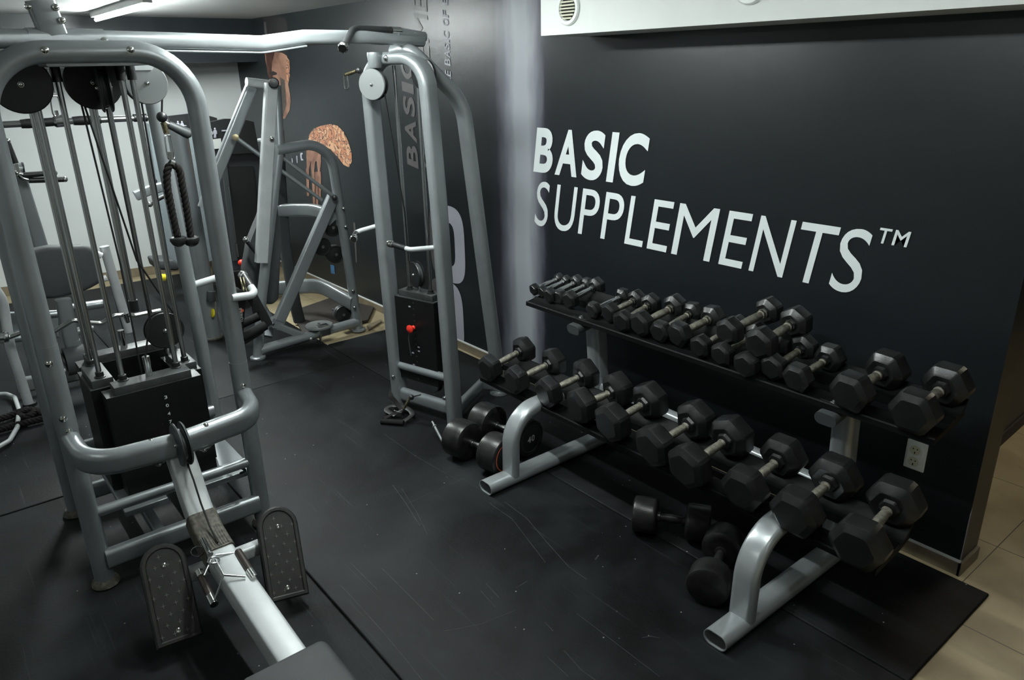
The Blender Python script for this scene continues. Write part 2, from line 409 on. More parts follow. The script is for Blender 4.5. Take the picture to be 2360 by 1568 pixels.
# lamps
LBL = ['fluorescent tube lamp on the ceiling near the far wall', 'fluorescent tube lamp on the ceiling above the cable towers', 'fluorescent tube lamp over the left machines', 'fluorescent tube lamp above the dumbbell rack', 'fluorescent tube lamp above the rowing seat', 'added warm tube lamp, unseen, lighting the passage behind the wall', 'fluorescent tube lamp behind the camera']
for (a, b, y), l, p_, tc_ in zip(TUBES, LBL, POW, TCOL):
    t = thing('ceiling_light', l, 'lamp', ((a+b)/2, y, ZC), 'fluorescent lamps on the ceiling')
    MB().box((a-.04, y-.03, ZC-.045), (b+.04, y+.03, ZC), .004).build('housing', 'housing', t)
    MB().cyl((a, y, ZC-.062), (b, y, ZC-.062), .013).build('tube', mat('fluorescent_tube', (1, 1, 1), .5, emit=(*tc_, max(8, p_*1.5))), t)
# rubber mats
def rmat(x0, x1, y0, y1, label, cut=None, z=0.0):
    o = MB().box((x0, y0, FL), (x1, y1, z), .007).build('rubber_mat', 'mat')
    tag(o, label, 'mat', 'black rubber floor mats'); return o
rmat(-8.0, -3.9, -3.1, .919, 'black rubber mat under the bench at the far left')
rmat(-3.897, .2, -3.1, .919, 'black rubber mat under the low row footrests and seat', z=-.003)
MATB = rmat(-4.55, -.68, .922, 2.206, 'wide scratched black rubber mat between the row machine and the rack')
rmat(-8.0, -4.553, .922, 2.206, 'black rubber mat under the front of the lever press machine')
rmat(-2.6, -.69, 2.21, 2.885, 'black rubber mat under the dumbbell rack reaching the beige tiles')
rmat(-5.0, -2.61, 2.21, 2.885, 'black rubber mat under the slim cable tower by the wall', z=-.001)
MT['scuff'] = mat('light_scuff', (.036, .039, .04), .8, noise=.6, nscale=25)
def scuff(px, w=.0022):
    P = [onz(u, v, .0003) for u, v in px]; mb = MB(); mb.tube(P, p_rrect(w, .0006, .0002, 1), up=(0, 0, 1)); return mb.build('scuff_mark', 'scuff', MATB)
for px, w in (([(1128, 1158), (1136, 1166), (1180, 1196), (1212, 1238), (1245, 1281), (1257, 1297)], .0022), ([(1163, 1157), (1215, 1196), (1262, 1252), (1310, 1306), (1352, 1336)], .0026),
              ([(784, 1348), (830, 1398), (875, 1449), (925, 1508), (973, 1568)], .0024), ([(1022, 1455), (1068, 1447), (1110, 1438), (1190, 1406)], .0018), ([(905, 1118), (935, 1160), (968, 1212)], .003), ([(925, 1125), (960, 1180), (985, 1232)], .002),
              ([(1120, 1345), (1150, 1378)], .003), ([(1108, 1362), (1142, 1400)], .002), ([(1256, 1435), (1275, 1455)], .003), ([(1300, 1500), (1340, 1545), (1372, 1568)], .003), ([(1262, 1515), (1310, 1560)], .0025),
              ([(1190, 1355), (1215, 1340)], .003), ([(1372, 1290), (1380, 1280)], .006), ([(885, 1000), (955, 1050), (1060, 1110)], .0016), ([(1330, 1415), (1400, 1468), (1520, 1560)], .002), ([(935, 1162), (1075, 1100)], .0014),
              ([(1480, 1470), (1500, 1467), (1520, 1471)], .003), ([(808, 1298), (870, 1360)], .003), ([(880, 1310), (1000, 1430)], .003)):
    scuff(px, w)
# printed mural and lettering (flat, on the wallpaper)
def wp(p, off=.003): return ony(p[0], p[1], YW-off)
def wpoly(pts, name, m, parent, off=.003, label=None):
    mb = MB(); mb.cap(mb.ring([wp(p, off) for p in pts])); return mb.build(name, m, parent, label)
t = thing('wall_lettering', 'large white italic BASIC SUPPLEMENTS lettering on the dark wall', 'sign', (-2.3, YW, 1.04))
SH = .155
def wfn(base):
    return lambda s, z: Vector((s+SH*(z-base), YW-.003, z))
glyphs('BASIC', 'wprint', t, wfn(1.357), [(-3.422, -3.262, 1.357, 1.612), (-3.234, -3.052, 1.357, 1.612), (-3.020, -2.862, 1.353, 1.618), (-2.824, -2.774, 1.357, 1.616), (-2.752, -2.565, 1.353, 1.620)], bold=.032, name='basic_lettering')
u0, u1 = ony(1286, 428, YW).x-SH*.24, ony(1331, 436, YW).x-SH*.25
p1, p2 = ony(1383, 471, YW).x-SH*.19, ony(1439, 483, YW).x-SH*.19
glyphs('SUPPLEMENTS', 'wprint', t, wfn(1.043), [(-3.42, -3.305, 1.037, 1.307), (u0-.004, u1+.004, 1.037, 1.303), (-3.037, p1, 1.043, 1.303), (-2.858, p2, 1.043, 1.303), (-2.679, -2.553, 1.043, 1.303), (-2.521, -2.392, 1.043, 1.303), (-2.359, -2.125, 1.043, 1.303), (-2.073, -1.945, 1.043, 1.303), (-1.906, -1.733, 1.043, 1.303), (-1.705, -1.535, 1.043, 1.303), (-1.519, -1.392, 1.037, 1.309)], bold=0.0, name='supplements_lettering')
glyphs('TM', 'wprint', t, wfn(1.265), [(-1.345, -1.297, 1.265, 1.326), (-1.285, -1.227, 1.265, 1.326)], bold=.012, name='trademark_lettering')
# vertical prints
mur = thing('wall_mural', 'printed mural of a bearded man with a tattooed forearm on the dark wall', 'mural', (-6.4, YW, .9))
wpoly([(609, 118), (622, 118), (634, 119), (650, 122), (661, 128), (667, 150), (668, 175), (664, 195), (668, 215), (670, 235), (667, 255), (657, 273), (648, 276), (640, 262), (632, 240), (630, 215), (624, 190), (617, 165), (612, 140)], 'face_print', 'skin', mur, .002)
wpoly([(607, 40), (640, 36), (660, 44), (666, 80), (664, 120), (655, 128), (630, 120), (610, 119)], 'hair_print', 'hairp', mur, .0018)
wpoly([(612, 120), (634, 119), (628, 140), (626, 160), (632, 200), (640, 250), (634, 244), (626, 200), (616, 165)], 'cheek_shadow_print', 'skind', mur, .0026)
wpoly([(660, 130), (667, 140), (668, 165), (665, 190), (660, 188), (659, 160)], 'ear_print', 'tattoo', mur, .0028)
wpoly([(618, 168), (630, 164), (638, 168), (638, 172), (628, 174)], 'eye_print', 'hairp', mur, .003)
wpoly([(645, 178), (656, 185), (660, 240), (652, 270), (644, 262), (640, 240), (650, 232)], 'beard_print', 'beard', mur, .003)
wpoly([(712, 312), (722, 297), (740, 290), (762, 286), (778, 290), (792, 304), (802, 325), (810, 352), (811, 372), (804, 386), (792, 380), (778, 362), (762, 345), (748, 336), (733, 334), (716, 336), (710, 326)], 'forearm_print', 'tattoo', mur, .003)
wpoly([(709, 330), (728, 334), (738, 338), (740, 372), (737, 400), (733, 400), (730, 372), (727, 372), (723, 402), (718, 402), (716, 372), (712, 392), (707, 392), (706, 352)], 'hand_print', 'skin', mur, .0028)
for a, b in (((706, 388), (709, 452)), ((719, 396), (723, 470)), ((734, 396), (736, 462)), ((727, 396), (730, 472))):
    wpoly([(a[0]-1, a[1]), (a[0]+6, a[1]), (b[0]+3.5, b[1]), (b[0]-1.5, b[1])], 'finger_print', 'skin', mur, .0032)
wpoly([(608, 50), (612, 50), (620, 110), (624, 180), (621, 180), (614, 120)], 'hair_print', 'gprint', mur, .002)
wpoly([(765, 486), (779, 489), (781, 520), (767, 518)], 'blue_label_print', 'blue', mur)
wpoly([(761, 610), (770, 612), (772, 632), (763, 630)], 'blue_label_print', 'blue', mur)
wpoly([(769, 500), (775, 501), (776, 507), (770, 506)], 'small_white_print', 'lprint', mur)
wpoly([(814, 512), (819, 514), (823, 606), (820, 605)], 'small_white_print', 'gprint', mur)
wpoly([(672, 365), (674, 365), (675, 377), (673, 377)], 'shirt_letter_print', 'lprint', mur)
wpoly([(683, 359), (685, 359), (686, 376), (684, 376)], 'shirt_letter_print', 'lprint', mur)
wpoly([(692, 353), (697, 352), (698, 355), (695, 357), (696, 366), (699, 367), (699, 370), (694, 370), (692, 362)], 'shirt_letter_print', 'lprint', mur)
vt = thing('vertical_lettering', 'faded vertical BASIC SUPPLEMENTS and slogan printed beside the pale beam', 'sign', (-4.6, YW, 1.0))
def vfn(x_right, z0):
    # s runs up the wall, t runs towards -x; italic shear
    return lambda s, tt: Vector((x_right-tt, YW-.003, z0+s+.16*tt))
glyphs('BASIC', 'gprint', vt, vfn(-4.70, 1.26), runboxes('BASIC', 0, .76, 0, .155), bold=.03, name='grey_basic_lettering')
glyphs('SUPPLEMENTS', 'gprint', vt, vfn(-4.475, 1.26), runboxes('SUPPLEME', 0, 1.14, 0, .165), bold=0.0, name='grey_supplements_lettering')
glyphs('THEBASICOFEV', 'lprint', vt, vfn(-4.235, 1.80), runboxes('THE BASIC OF EV', 0, .60, 0, .066), bold=.02, name='slogan_lettering')
def halfring(cx_, cz, w, h, th, side, m, nm):
    mb = MB(); a = []; b = []
    n = 20
    for k in range(n+1):
        an = -math.pi/2+math.pi*k/n; cs = math.cos(an)*side; sn = math.sin(an)
        e = .55
        fx = lambda c_: math.copysign(abs(c_)**e, c_)
        a.append(Vector((cx_+fx(cs)*w/2, YW-.003, cz+fx(sn)*h/2))); b.append(Vector((cx_+fx(cs)*(w/2-th), YW-.003, cz+fx(sn)*(h/2-th))))
    va = mb.ring(a); vb = mb.ring(b)
    for i in range(n): mb.bm.faces.new((va[i], va[i+1], vb[i+1], vb[i]))
    return mb.build(nm, m, vt)
halfring(-4.385, .76, .44, .56, .12, 1, 'lprint', 'ring_print'); halfring(-4.385, .76, .44, .56, .12, -1, 'gprint', 'ring_print')
halfring(-4.44, .20, .44, .56, .12, 1, 'lprint', 'ring_print'); halfring(-4.44, .20, .44, .56, .12, -1, 'gprint', 'ring_print')
# socket
t = thing('wall_socket', 'white double power socket low on the dark wall by its end', 'socket', (-1.055, YW, .4))
zs = (.372, .498); xs = (-1.096, -1.016)
MB().box((xs[0], YW-.011, zs[0]), (xs[1], YW, zs[1]), .004).build('plate', 'plasticw', t)
xm = sum(xs)/2-.002
MB().tube([(xm, YW-.0095, (zs[0]+zs[1])/2), (xm, YW-.0155, (zs[0]+zs[1])/2)], p_rrect(.056, .104, .027, 8)).build('insert', 'plasticw', t)
for zz in (zs[0]+.037, zs[1]-.037):
    sck = MB().lathe((xm, YW-.0152, zz), (xm, YW-.02, zz), [(0, .0215), (.001, .0215), (.001, .0205)], 24).build('socket_well', 'plasticc', t)
    for dx, dz in ((-.008, .006), (.008, .006)):
        MB().lathe((xm+dx, YW-.0162, zz+dz), (xm+dx, YW-.02, zz+dz), [(0, .0028), (.0006, .0028)], 10).build('pin_hole', 'hole', sck)
    MB().box((xm-.002, YW-.0172, zz-.015), (xm+.002, YW-.016, zz-.006)).build('earth_clip', 'hole', sck)
# ------------------------------------------------------------------ dumbbell rack
XL, XR = -2.54, -1.2
rack = thing('dumbbell_rack', 'two-tier dumbbell rack with silver curved legs and black trays', 'rack', (-1.87, 2.3, 0))
TL = math.radians(9)
def trz(y, y0, z0): return z0+math.tan(TL)*(y-y0)
UP = (2.45, .765); LO = (2.10, .375)
for xx, tilt in ((XL, 0), (XR, 0)):
    f = MB()
    pr = p_oval(.098, .062); rw = [(a*.93, b*.9) for a, b in pr]
    # hollow foot
    def rr(y, q): return f.ring([Vector((xx+a, y, .033+b)) for a, b in q])
    o0, o1, i0, i1 = rr(1.845, pr), rr(2.70, pr), rr(1.845, rw), rr(1.93, rw)
    f.bridge(o0, o1); f.bridge(o0, i0); f.bridge(i0, i1); f.cap(o1)
    f.build('foot', 'rack', rack)
    g = MB(); g.cap(g.ring([Vector((xx+a*.92, 1.90, .033+b*.88)) for a, b in pr])); g.build('foot_hollow', 'rust', rack)
    # curved front strut
    pts = fillet([(xx, 2.005, .05), (xx, 2.015, .372), (xx, 2.52, .388)], .19, 12)
    MB().tube(pts, p_rrect(.098, .052, .022, 5), up=(0, -1, 0)).build('front_strut', 'rack', rack)
    # rear upright leaning a little forward
    MB().tube([(xx, 2.64, .05), (xx, 2.62, .3), (xx, 2.58, .74)], p_rrect(.085, .10, .03, 5), up=(0, 1, 0)).build('upright', 'rack', rack)
    MB().tube([(xx, 2.60, .735), (xx, 2.42, .708)], p_rrect(.085, .05, .024, 5)).build('tray_arm', 'dgrey', rack)
    MB().box((xx-.05, 2.45, .745), (xx+.05, 2.54, .762), .002).build('tray_bracket', 'bplastic', rack)
    bolt((xx, 2.475, .762), (0, -.1, 1), rack, .011)
MB().tube([(XL, 2.61, .335), (XR, 2.61, .305)], p_rrect(.06, .1, .02, 4)).build('cross_beam', 'rack', rack)
MT['traym'] = mat('black_powder_coat', (.004, .0042, .0045), .55, 0, .12)
def tray(nm, y0, z0, x0, x1, w):
    """two rails: strip + lips"""
    def P(y, dz=0): return (y, trz(y, y0, z0)+dz)
    for k, (ya, yb) in enumerate(((y0+.0, y0+.062), (y0+.155, y0+.215))):
        sec = [(P(ya-.006, -.024)), P(ya-.006, -.004), P(ya-.002, .0), P(ya+.012, -.006), P(yb-.012, -.006), P(yb-.002, .002), P(yb+.002, .002), P(yb+.002, -.016), P(ya+.004, -.018), P(ya, -.024)]
        if k == 1:
            sec = [P(ya-.004, -.03), P(ya-.004, .004), P(ya+.012, -.002), P(yb-.03, -.002), P(yb-.008, .012), P(yb+.016, .034), P(yb+.022, .032), P(yb, .0), P(yb-.02, -.014), P(ya+.008, -.014), P(ya+.004, -.03)]
        m = MB(); m.slab([(x0, y, z) for y, z in sec], (x1-x0, 0, 0)); m.build('tray_rail', 'traym', rack)
    for xx in (x0, x1-.004):
        m = MB(); m.slab([(xx, *P(y0-.003, -.026)), (xx, *P(y0-.005, -.004)), (xx, *P(y0+.21, -.004)), (xx, *P(y0+.225, -.02)), (xx, *P(y0+.16, -.03))], (.004, 0, 0)); m.build('tray_end', 'traym', rack)
    n = 5
    for k in range(1, n):
        xx = x0+(x1-x0)*k/n
        m = MB(); m.slab([(xx, *P(y0, -.016)), (xx, *P(y0+.2, -.016)), (xx, *P(y0+.2, -.03)), (xx, *P(y0, -.03))], (.03, 0, 0)); m.build('tray_tie', 'bplastic', rack)
tray('upper', UP[0], UP[1], -2.93, -.835, 0)
tray('lower', LO[0]+.07, LO[1]+.011, -2.99, -.835, 0)
# ------------------------------------------------------------------ hex dumbbells
def hex_head(c, ax, r, hl, rot, side):
    """c head centre, ax axis unit vector pointing outwards, rot degrees: 0 = flat on top"""
    ax = ax.normalized(); up = Vector((0, 0, 1)); up = (up-ax*up.dot(ax)).normalized(); sd = ax.cross(up)
    m = MB(); rs = []
    for t, k in ((hl/2, .70), (hl/2-.002, .74), (hl/2-hl*.16, .985), (hl/2-hl*.22, 1.0), (-hl/2+hl*.30, 1.0), (-hl/2+hl*.24, .985), (-hl/2+.004, .74), (-hl/2, .66), (-hl/2+hl*.06, .40), (-hl/2-.006, .34), (-hl/2-.008, .25)):
        pts = []
        for i in range(6):
            a = math.radians(60*i+rot)
            # small flat at every corner
            for da in (-5, 5):
                b = a+math.radians(da); rr = r*k
                pts.append(c+ax*t+sd*(rr*math.cos(b))+up*(rr*math.sin(b)))
        rs.append(m.ring(pts))
    for a, b in zip(rs, rs[1:]): m.bridge(a, b)
    m.cap(rs[0], True); m.cap(rs[-1]); return m
def hexbell(a, b, r, hl, rot, label, group, hm='knurl', mark=None):
    a = Vector(a); b = Vector(b); ax = (b-a).normalized(); mid = (a+b)/2
    t = thing('hex_dumbbell', label, 'dumbbell', (mid.x, mid.y, mid.z-r*.87), group)
    hex_head(a, -ax, r, hl, rot, 0).build('head', 'hex', t, sharp=25)
    hex_head(b, ax, r, hl, rot, 1).build('head', 'hex', t, sharp=25)
    L = (b-a).length/2-hl/2; hr = .0135 if r < .06 else .0165
    prof = [(-L, hr*1.35), (-L+.006, hr*1.35), (-L+.007, hr*.85), (-L+.012, hr*.85), (-L+.013, hr*1.15), (-L+.018, hr*1.15), (-L+.02, hr*.88), (-L*.5, hr*1.02), (0, hr*1.12), (L*.5, hr*1.02), (L-.02, hr*.88), (L-.018, hr*1.15), (L-.013, hr*1.15), (L-.012, hr*.85), (L-.007, hr*.85), (L-.006, hr*1.35), (L, hr*1.35)]
    MB().lathe(mid, mid+ax, prof, 18).build('handle', hm, t)
    if mark:
        nmv, tgt = mark; tgt = Vector(tgt)
        for c, s, h in ((a, -1, t.children[0]), (b, 1, t.children[1])):
            xo = ax*s; up_ = Vector((0, 0, 1)); up_ = (up_-xo*up_.dot(xo)).normalized(); sd = xo.cross(up_)
            best = max((sd*math.cos(math.radians(60*i+rot+30))+up_*math.sin(math.radians(60*i+rot+30)) for i in range(6)), key=lambda d: d.dot(tgt))
            tg = best.cross(ax).normalized()
            if tg.dot(Vector((1, 0, -.3))) < 0: tg = -tg
            v_ = best.cross(tg)
            q = c+best*(r*.868+.0006)
            glyphs(nmv, 'markm', h, lambda x, y, q=q, tg=tg, v_=v_: q+tg*x+v_*y, runboxes(nmv, -r*.36, r*.36, -.011, .009), bold=.02, name='raised_weight_mark')
    return t
MT['markm'] = mat('raised_rubber_mark', (.045, .046, .047), .45)
NRM = Vector((0, -math.sin(TL), math.cos(TL)))
def place(pf, pb, y0, z0, r, hl, rot, label, group, lift=0, hm='knurl', mark=None):
    ap = r*(.88 if rot % 60 < 15 or rot % 60 > 45 else .93)
    p = Vector((0, y0, z0))+NRM*(ap+lift)
    a = onpl(*pf, p, NRM); b = onpl(*pb, p, NRM)
    # keep the measured centre, use a common believable spacing
    return hexbell(a, b, r, hl, rot, label, group, hm, mark)
GU, GL = 'hex dumbbells on the upper tray', 'hex dumbbells on the lower tray'
up = [((1233, 667), (1288, 643), .034, .040, 30), ((1252, 672), (1305, 648), .034, .040, 30), ((1269, 680), (1330, 651), .043, .048, 30), ((1293, 684), (1354, 657), .043, .048, 0), ((1316, 690), (1375, 660), .049, .055, 30),
      ((1370, 714), (1436, 683), .044, .052, 0), ((1408, 719), (1468, 691), .052, .058, 30), ((1438, 739), (1500, 701), .054, .060, 30), ((1481, 745), (1556, 707), .062, .070, 30), ((1524, 763), (1596, 720), .052, .06, 5), ((1568, 769), (1643, 732), .060, .068, 8),
      ((1618, 797), (1700, 752), .052, .06, 28), ((1667, 815), (1745, 770), .052, .06, 32), ((1722, 838), (1795, 792), .054, .06, 30), ((1785, 845), (1854, 801), .056, .062, 25), ((1841, 869), (1913, 825), .059, .067, 2),
      ((1966, 901), (2044, 852), .077, .088, 0), ((2111, 946), (2183, 887), .081, .09, 0)]
ul = ['smallest hex dumbbell at the far left end of the upper tray', 'second hex dumbbell from the left end of the upper tray, tiny like its neighbour', 'third hex dumbbell from the left end of the upper tray', 'fourth hex dumbbell from the left end of the upper tray', 'fifth hex dumbbell on the upper tray, last before the gap',
      'small hex dumbbell just right of the gap in the upper tray', 'second hex dumbbell right of the gap in the upper tray', 'third hex dumbbell right of the gap in the upper tray', 'fourth hex dumbbell right of the gap, longer head than its neighbours', 'fifth hex dumbbell right of the gap, handle half hidden by the next', 'sixth hex dumbbell right of the gap, left of the stacked pair',
      'hex dumbbell partly under the left one of the stacked pair', 'hex dumbbell hidden under the stacked pair, only its front head showing', 'hex dumbbell under the right one of the stacked pair', 'hex dumbbell with shiny handle just right of the stacked pair', 'hex dumbbell on the upper tray above the right bolt bracket',
      'large hex dumbbell second from the right end of the upper tray', 'large hex dumbbell at the right end of the upper tray above the socket']
for (pf, pb, r, hl, rot), l in zip(up, ul):
    place(pf, pb, UP[0], UP[1], r, hl, rot, l, GU, hm='rod' if r < .050 else 'knurl')
place((1684, 762), (1772, 716), UP[0], UP[1], .060, .074, 30, 'left of the two hex dumbbells lying on top of others', 'stacked hex dumbbells', lift=.078)
place((1757, 789), (1834, 742), UP[0], UP[1], .066, .08, 30, 'right of the two hex dumbbells lying on top of others', 'stacked hex dumbbells', lift=.078)
lo = [((1131, 847), (1207, 806), .073, .08, 20), ((1192, 875), (1276, 834), .075, .082, 20), ((1266, 903), (1350, 862), .079, .086, 20), ((1343, 934), (1424, 898), .088, .094, 30), ((1414, 972), (1498, 923), .090, .098, 28),
      ((1512, 1025), (1604, 969), .091, .10, 30), ((1592, 1071), (1687, 1006), .092, .102, 24), ((1719, 1123), (1805, 1052), .088, .096, 0), ((1839, 1177), (1925, 1101), .092, .102, 0), ((1984, 1249), (2064, 1156), .093, .104, 0)]
nm = ['first', 'second', 'third', 'fourth', 'fifth', 'sixth', 'seventh', 'eighth', 'ninth', 'tenth']
ex = ['at its left end over the floor', 'above the curved left leg', 'right of the curved left leg', 'before the rear upright', 'with raised weight marks on top', 'before the silver cross beam', 'with marks on its side face', 'above the floor iron dumbbells', 'above the curved right leg', 'largest, at its right end']
for i, ((pf, pb, r, hl, rot), n_, e_) in enumerate(zip(lo, nm, ex)):
    place(pf, pb, LO[0]+.03, LO[1]+.008, r, hl, rot, '%s hex dumbbell from left on lower tray, %s' % (n_, e_), GL, mark={4: ('20KG', (.2, -.1, 1)), 6: ('22.5KG', (1, 0, -.2))}.get(i))
# ------------------------------------------------------------------ round dumbbells on the floor
def roundbell(name, a, b, r, hl, label, m, hm, group, disc=None, num=None, hr=.017):
    a = Vector(a); b = Vector(b); ax = (b-a).normalized(); mid = (a+b)/2
    t = thing(name, label, 'dumbbell', (mid.x, mid.y, 0), group)
    for c, s in ((a, -1), (b, 1)):
        h = MB().lathe(c-ax*s*hl/2, c+ax*s*hl/2, [(0, r*.62), (0.001, r*.86), (.008, r*.97), (.018, r), (hl-.016, r), (hl-.005, r*.97), (hl, r*.88)] + ([(hl, r*.84), (hl-.003, r*.82)] if disc else []), 36).build('head', m, t)
        if disc:
            q = c+ax*s*(hl/2-.003)
            MB().lathe(q, q+ax*s, [(0, r*.8), (.001, r*.8)], 32).build('end_disc', 'bplastic', h)
            MB().torus(q+ax*s*.0015, r*.72, .0022, ax).build('accent_ring', 'orange' if (s == disc) else 'dgrey', h)
            if num and s == 1:
                u = Vector((0, 0, 1)).cross(ax).normalized(); w = ax.cross(u)
                glyphs(num, 'paper', h, lambda x, y, q=q, u=u, w=w: q+ax*.0025+u*x+w*y, runboxes(num, -.028, .028, -.018, .018), bold=.03, name='weight_number')
    L = (b-a).length/2-hl/2
    MB().lathe(mid, mid+ax, [(-L-.01, hr*1.2), (-L+.012, hr*1.2), (-L+.014, hr*.8), (0, hr*1.02), (L-.014, hr*.8), (L-.012, hr*1.2), (L+.01, hr*1.2)], 18).build('handle', hm, t)
def gp(u, v, r): return onz(u, v, r)
G = 'round dumbbells on the floor by the slim tower'
r = .103
roundbell('round_dumbbell', gp(1066, 1012, r), gp(1146, 1045, r), r, .125, 'black round dumbbell with a red end ring, nearest the rack leg', 'cast', 'rod', G, disc=1, num='42')
roundbell('round_dumbbell', gp(1123, 972, r), gp(1204, 1004, r), r, .125, 'black round dumbbell marked 40 behind the other one on the floor', 'cast', 'rod', G, disc=-1, num='40')
G2 = 'cast iron dumbbells under the rack'
r = .080
roundbell('iron_dumbbell', gp(1488, 1187, r), gp(1609, 1205, r), r, .105, 'scuffed iron dumbbell lying across the mat seam under the rack', 'cast', 'cast', G2, hr=.02)
r = .083
roundbell('iron_dumbbell', gp(1636, 1340, r), gp(1668, 1256, r), r, .10, 'round iron dumbbell leaning toward the curved right rack leg', 'cast', 'cast', G2, hr=.02)
# ------------------------------------------------------------------ multi-station cable tower (left)
S = 'silver'
A = thing('cable_tower', 'tall silver multi-station cable tower with four black weight stacks', 'gym machine', (-3.35, .6, 0))
RT = p_round(.0365, 18)
def arch(x, y0, y1, h, r, nm='frame_arch', m=S, prof=RT, parent=A, foot=True):
    MB().tube(fillet([(x, y0, .015), (x, y0, h), (x, y1, h), (x, y1, .015)], r, 12), prof, up=(1, 0, 0)).build(nm, m, parent)
    if foot:
        for y in (y0, y1):
            MB().lathe((x, y, 0), (x, y, 1), [(0, .05), (.004, .053), (.016, .05), (.03, .04)], 24).build('foot_cap', 'grease', parent)
arch(-3.02, .262, .925, 2.026, .20)
MB().tube(fillet([(-3.68, .27, .015), (-3.68, .27, 2.026), (-3.68, .935, 2.026), (-3.68, .975, .015)], .20, 12), p_round(.032, 18), up=(1, 0, 0)).build('frame_arch', S, A)
for y in (.27, .975):
    MB().lathe((-3.68, y, 0), (-3.68, y, 1), [(0, .05), (.004, .053), (.016, .05), (.03, .04)], 24).build('foot_cap', 'grease', A)
# rungs on the front frame
MB().cyl((-3.02, .28, .325), (-3.02, .91, .325), .022).build('rung', S, A)
MB().tube([(-3.0, .28, .12), (-3.0, .91, .12)], p_rrect(.05, .085, .02), up=(0, 0, 1)).build('lower_beam', S, A)
MB().tube([(-3.66, .28, .33), (-3.66, .96, .33)], p_rrect(.05, .06, .02)).build('rung', S, A)
MB().tube([(-3.66, .28, .10), (-3.66, .96, .10)], p_rrect(.05, .08, .02)).build('lower_beam', S, A)
for y in (.50, .72):
    MB().tube([(-3.02, y, .12), (-3.66, y, .12)], p_rrect(.045, .05, .012)).build('base_bar', S, A)
MB().box((-3.60, .39, .235), (-3.06, .56, .262), .004).build('stack_plate', S, A)
MB().box((-3.60, .62, .235), (-3.06, .93, .262), .004).build('stack_plate', S, A)
# sleeves and bolted plates on the uprights
MB().cyl((-3.02, .262, .70), (-3.02, .262, 1.04), .0375, 20).build('joint_sleeve', S, A)
MB().cyl((-3.02, .925, .60), (-3.02, .925, .80), .0375, 20).build('joint_sleeve', S, A)
for z in (.76, .98): bolt((-2.985, .255, z), (1, -.1, 0), A, .011)
bolt((-2.985, .262, .708), (1, -.1, 0), A, .010); bolt((-2.985, .918, .70), (1, -.1, 0), A, .010)
# waist bar: rounded U in front of the stacks
ub = fillet([(-3.02, .262, .655), (-2.79, .275, .63), (-2.77, .58, .625), (-2.82, .90, .625), (-3.02, .925, .64)], [.14, .3, .12], 9)
MB().tube(ub, p_rrect(.064, .10, .031, 5)).build('waist_bar', S, A)
for y in (.49, .69): bolt((-2.775, y, .669), (0, 0, 1), A, .010)
for y in (.50, .67): MB().lathe((-2.78, y, .58), (-2.78, y, .5), [(0, .028), (.003, .028), (.004, .01), (.016, .011), (.022, .006)], 14).build('fixing', 'chrome', A)
def pulley(c, ax, r, parent, w=.022, m='bplastic', m2=None, gap=.008, nm='pulley_cover'):
    """two guard discs with a wheel between"""
    c = Vector(c); ax = Vector(ax).normalized()
    for s, mm in ((-1, m), (1, m2 or m)):
        a = c+ax*s*(w/2+gap/2)
        MB().lathe(a-ax*s*.002, a+ax*s, [(0, .004), (0, r), (.003, r), (.007, r*.96), (.008, r*.6), (.008, .004)], 36).build(nm, mm, parent)
        bolt(a+ax*s*.006, ax*s, parent, .008)
    MB().lathe(c-ax*w/2, c+ax, [(0, r*.85), (w*.3, r*.72), (w*.7, r*.72), (w, r*.85)], 30).build('pulley', 'dgrey', parent)
pulley((-2.735, .583, .64), (0, 1, 0), .085, A, w=.018, m='dgrey')
# low row beam
rb = [Vector((-2.80, .583, .57)), Vector((-2.755, .583, .50)), Vector((-2.70, .583, .41)), Vector((-2.61, .583, .325)), Vector((-2.47, .583, .285)), Vector((-2.2, .583, .262)), Vector((-1.45, .583, .215))]
# smooth the path
def spline(p, n=6):
    out = []; p = [p[0]]+p+[p[-1]]
    for i in range(1, len(p)-2):
        for k in range(n):
            t = k/n; a, b, c, d = p[i-1], p[i], p[i+1], p[i+2]
            out.append(.5*((2*b)+(c-a)*t+(2*a-5*b+4*c-d)*t*t+(3*b-a-3*c+d)*t**3))
    out.append(p[-2]); return out
MB().tube(spline(rb), p_rrect(.094, .094, .011, 3)).build('row_beam', 'worn', A)
def onrow(x):
    q = spline(rb, 20)
    return min(q, key=lambda v: abs(v.x-x))
slv = [onrow(x) for x in (-2.655, -2.62, -2.58, -2.54, -2.50, -2.46)]
sl = MB().tube(slv, p_rrect(.106, .106, .018, 4)).build('rubber_sleeve', 'grease', A)
for k in range(9):
    y = .583-.036+.009*k
    MB().tube([Vector((q.x, y, q.z+.0535)) for q in slv], p_round(.003, 6)).build('rib', 'grease', sl)
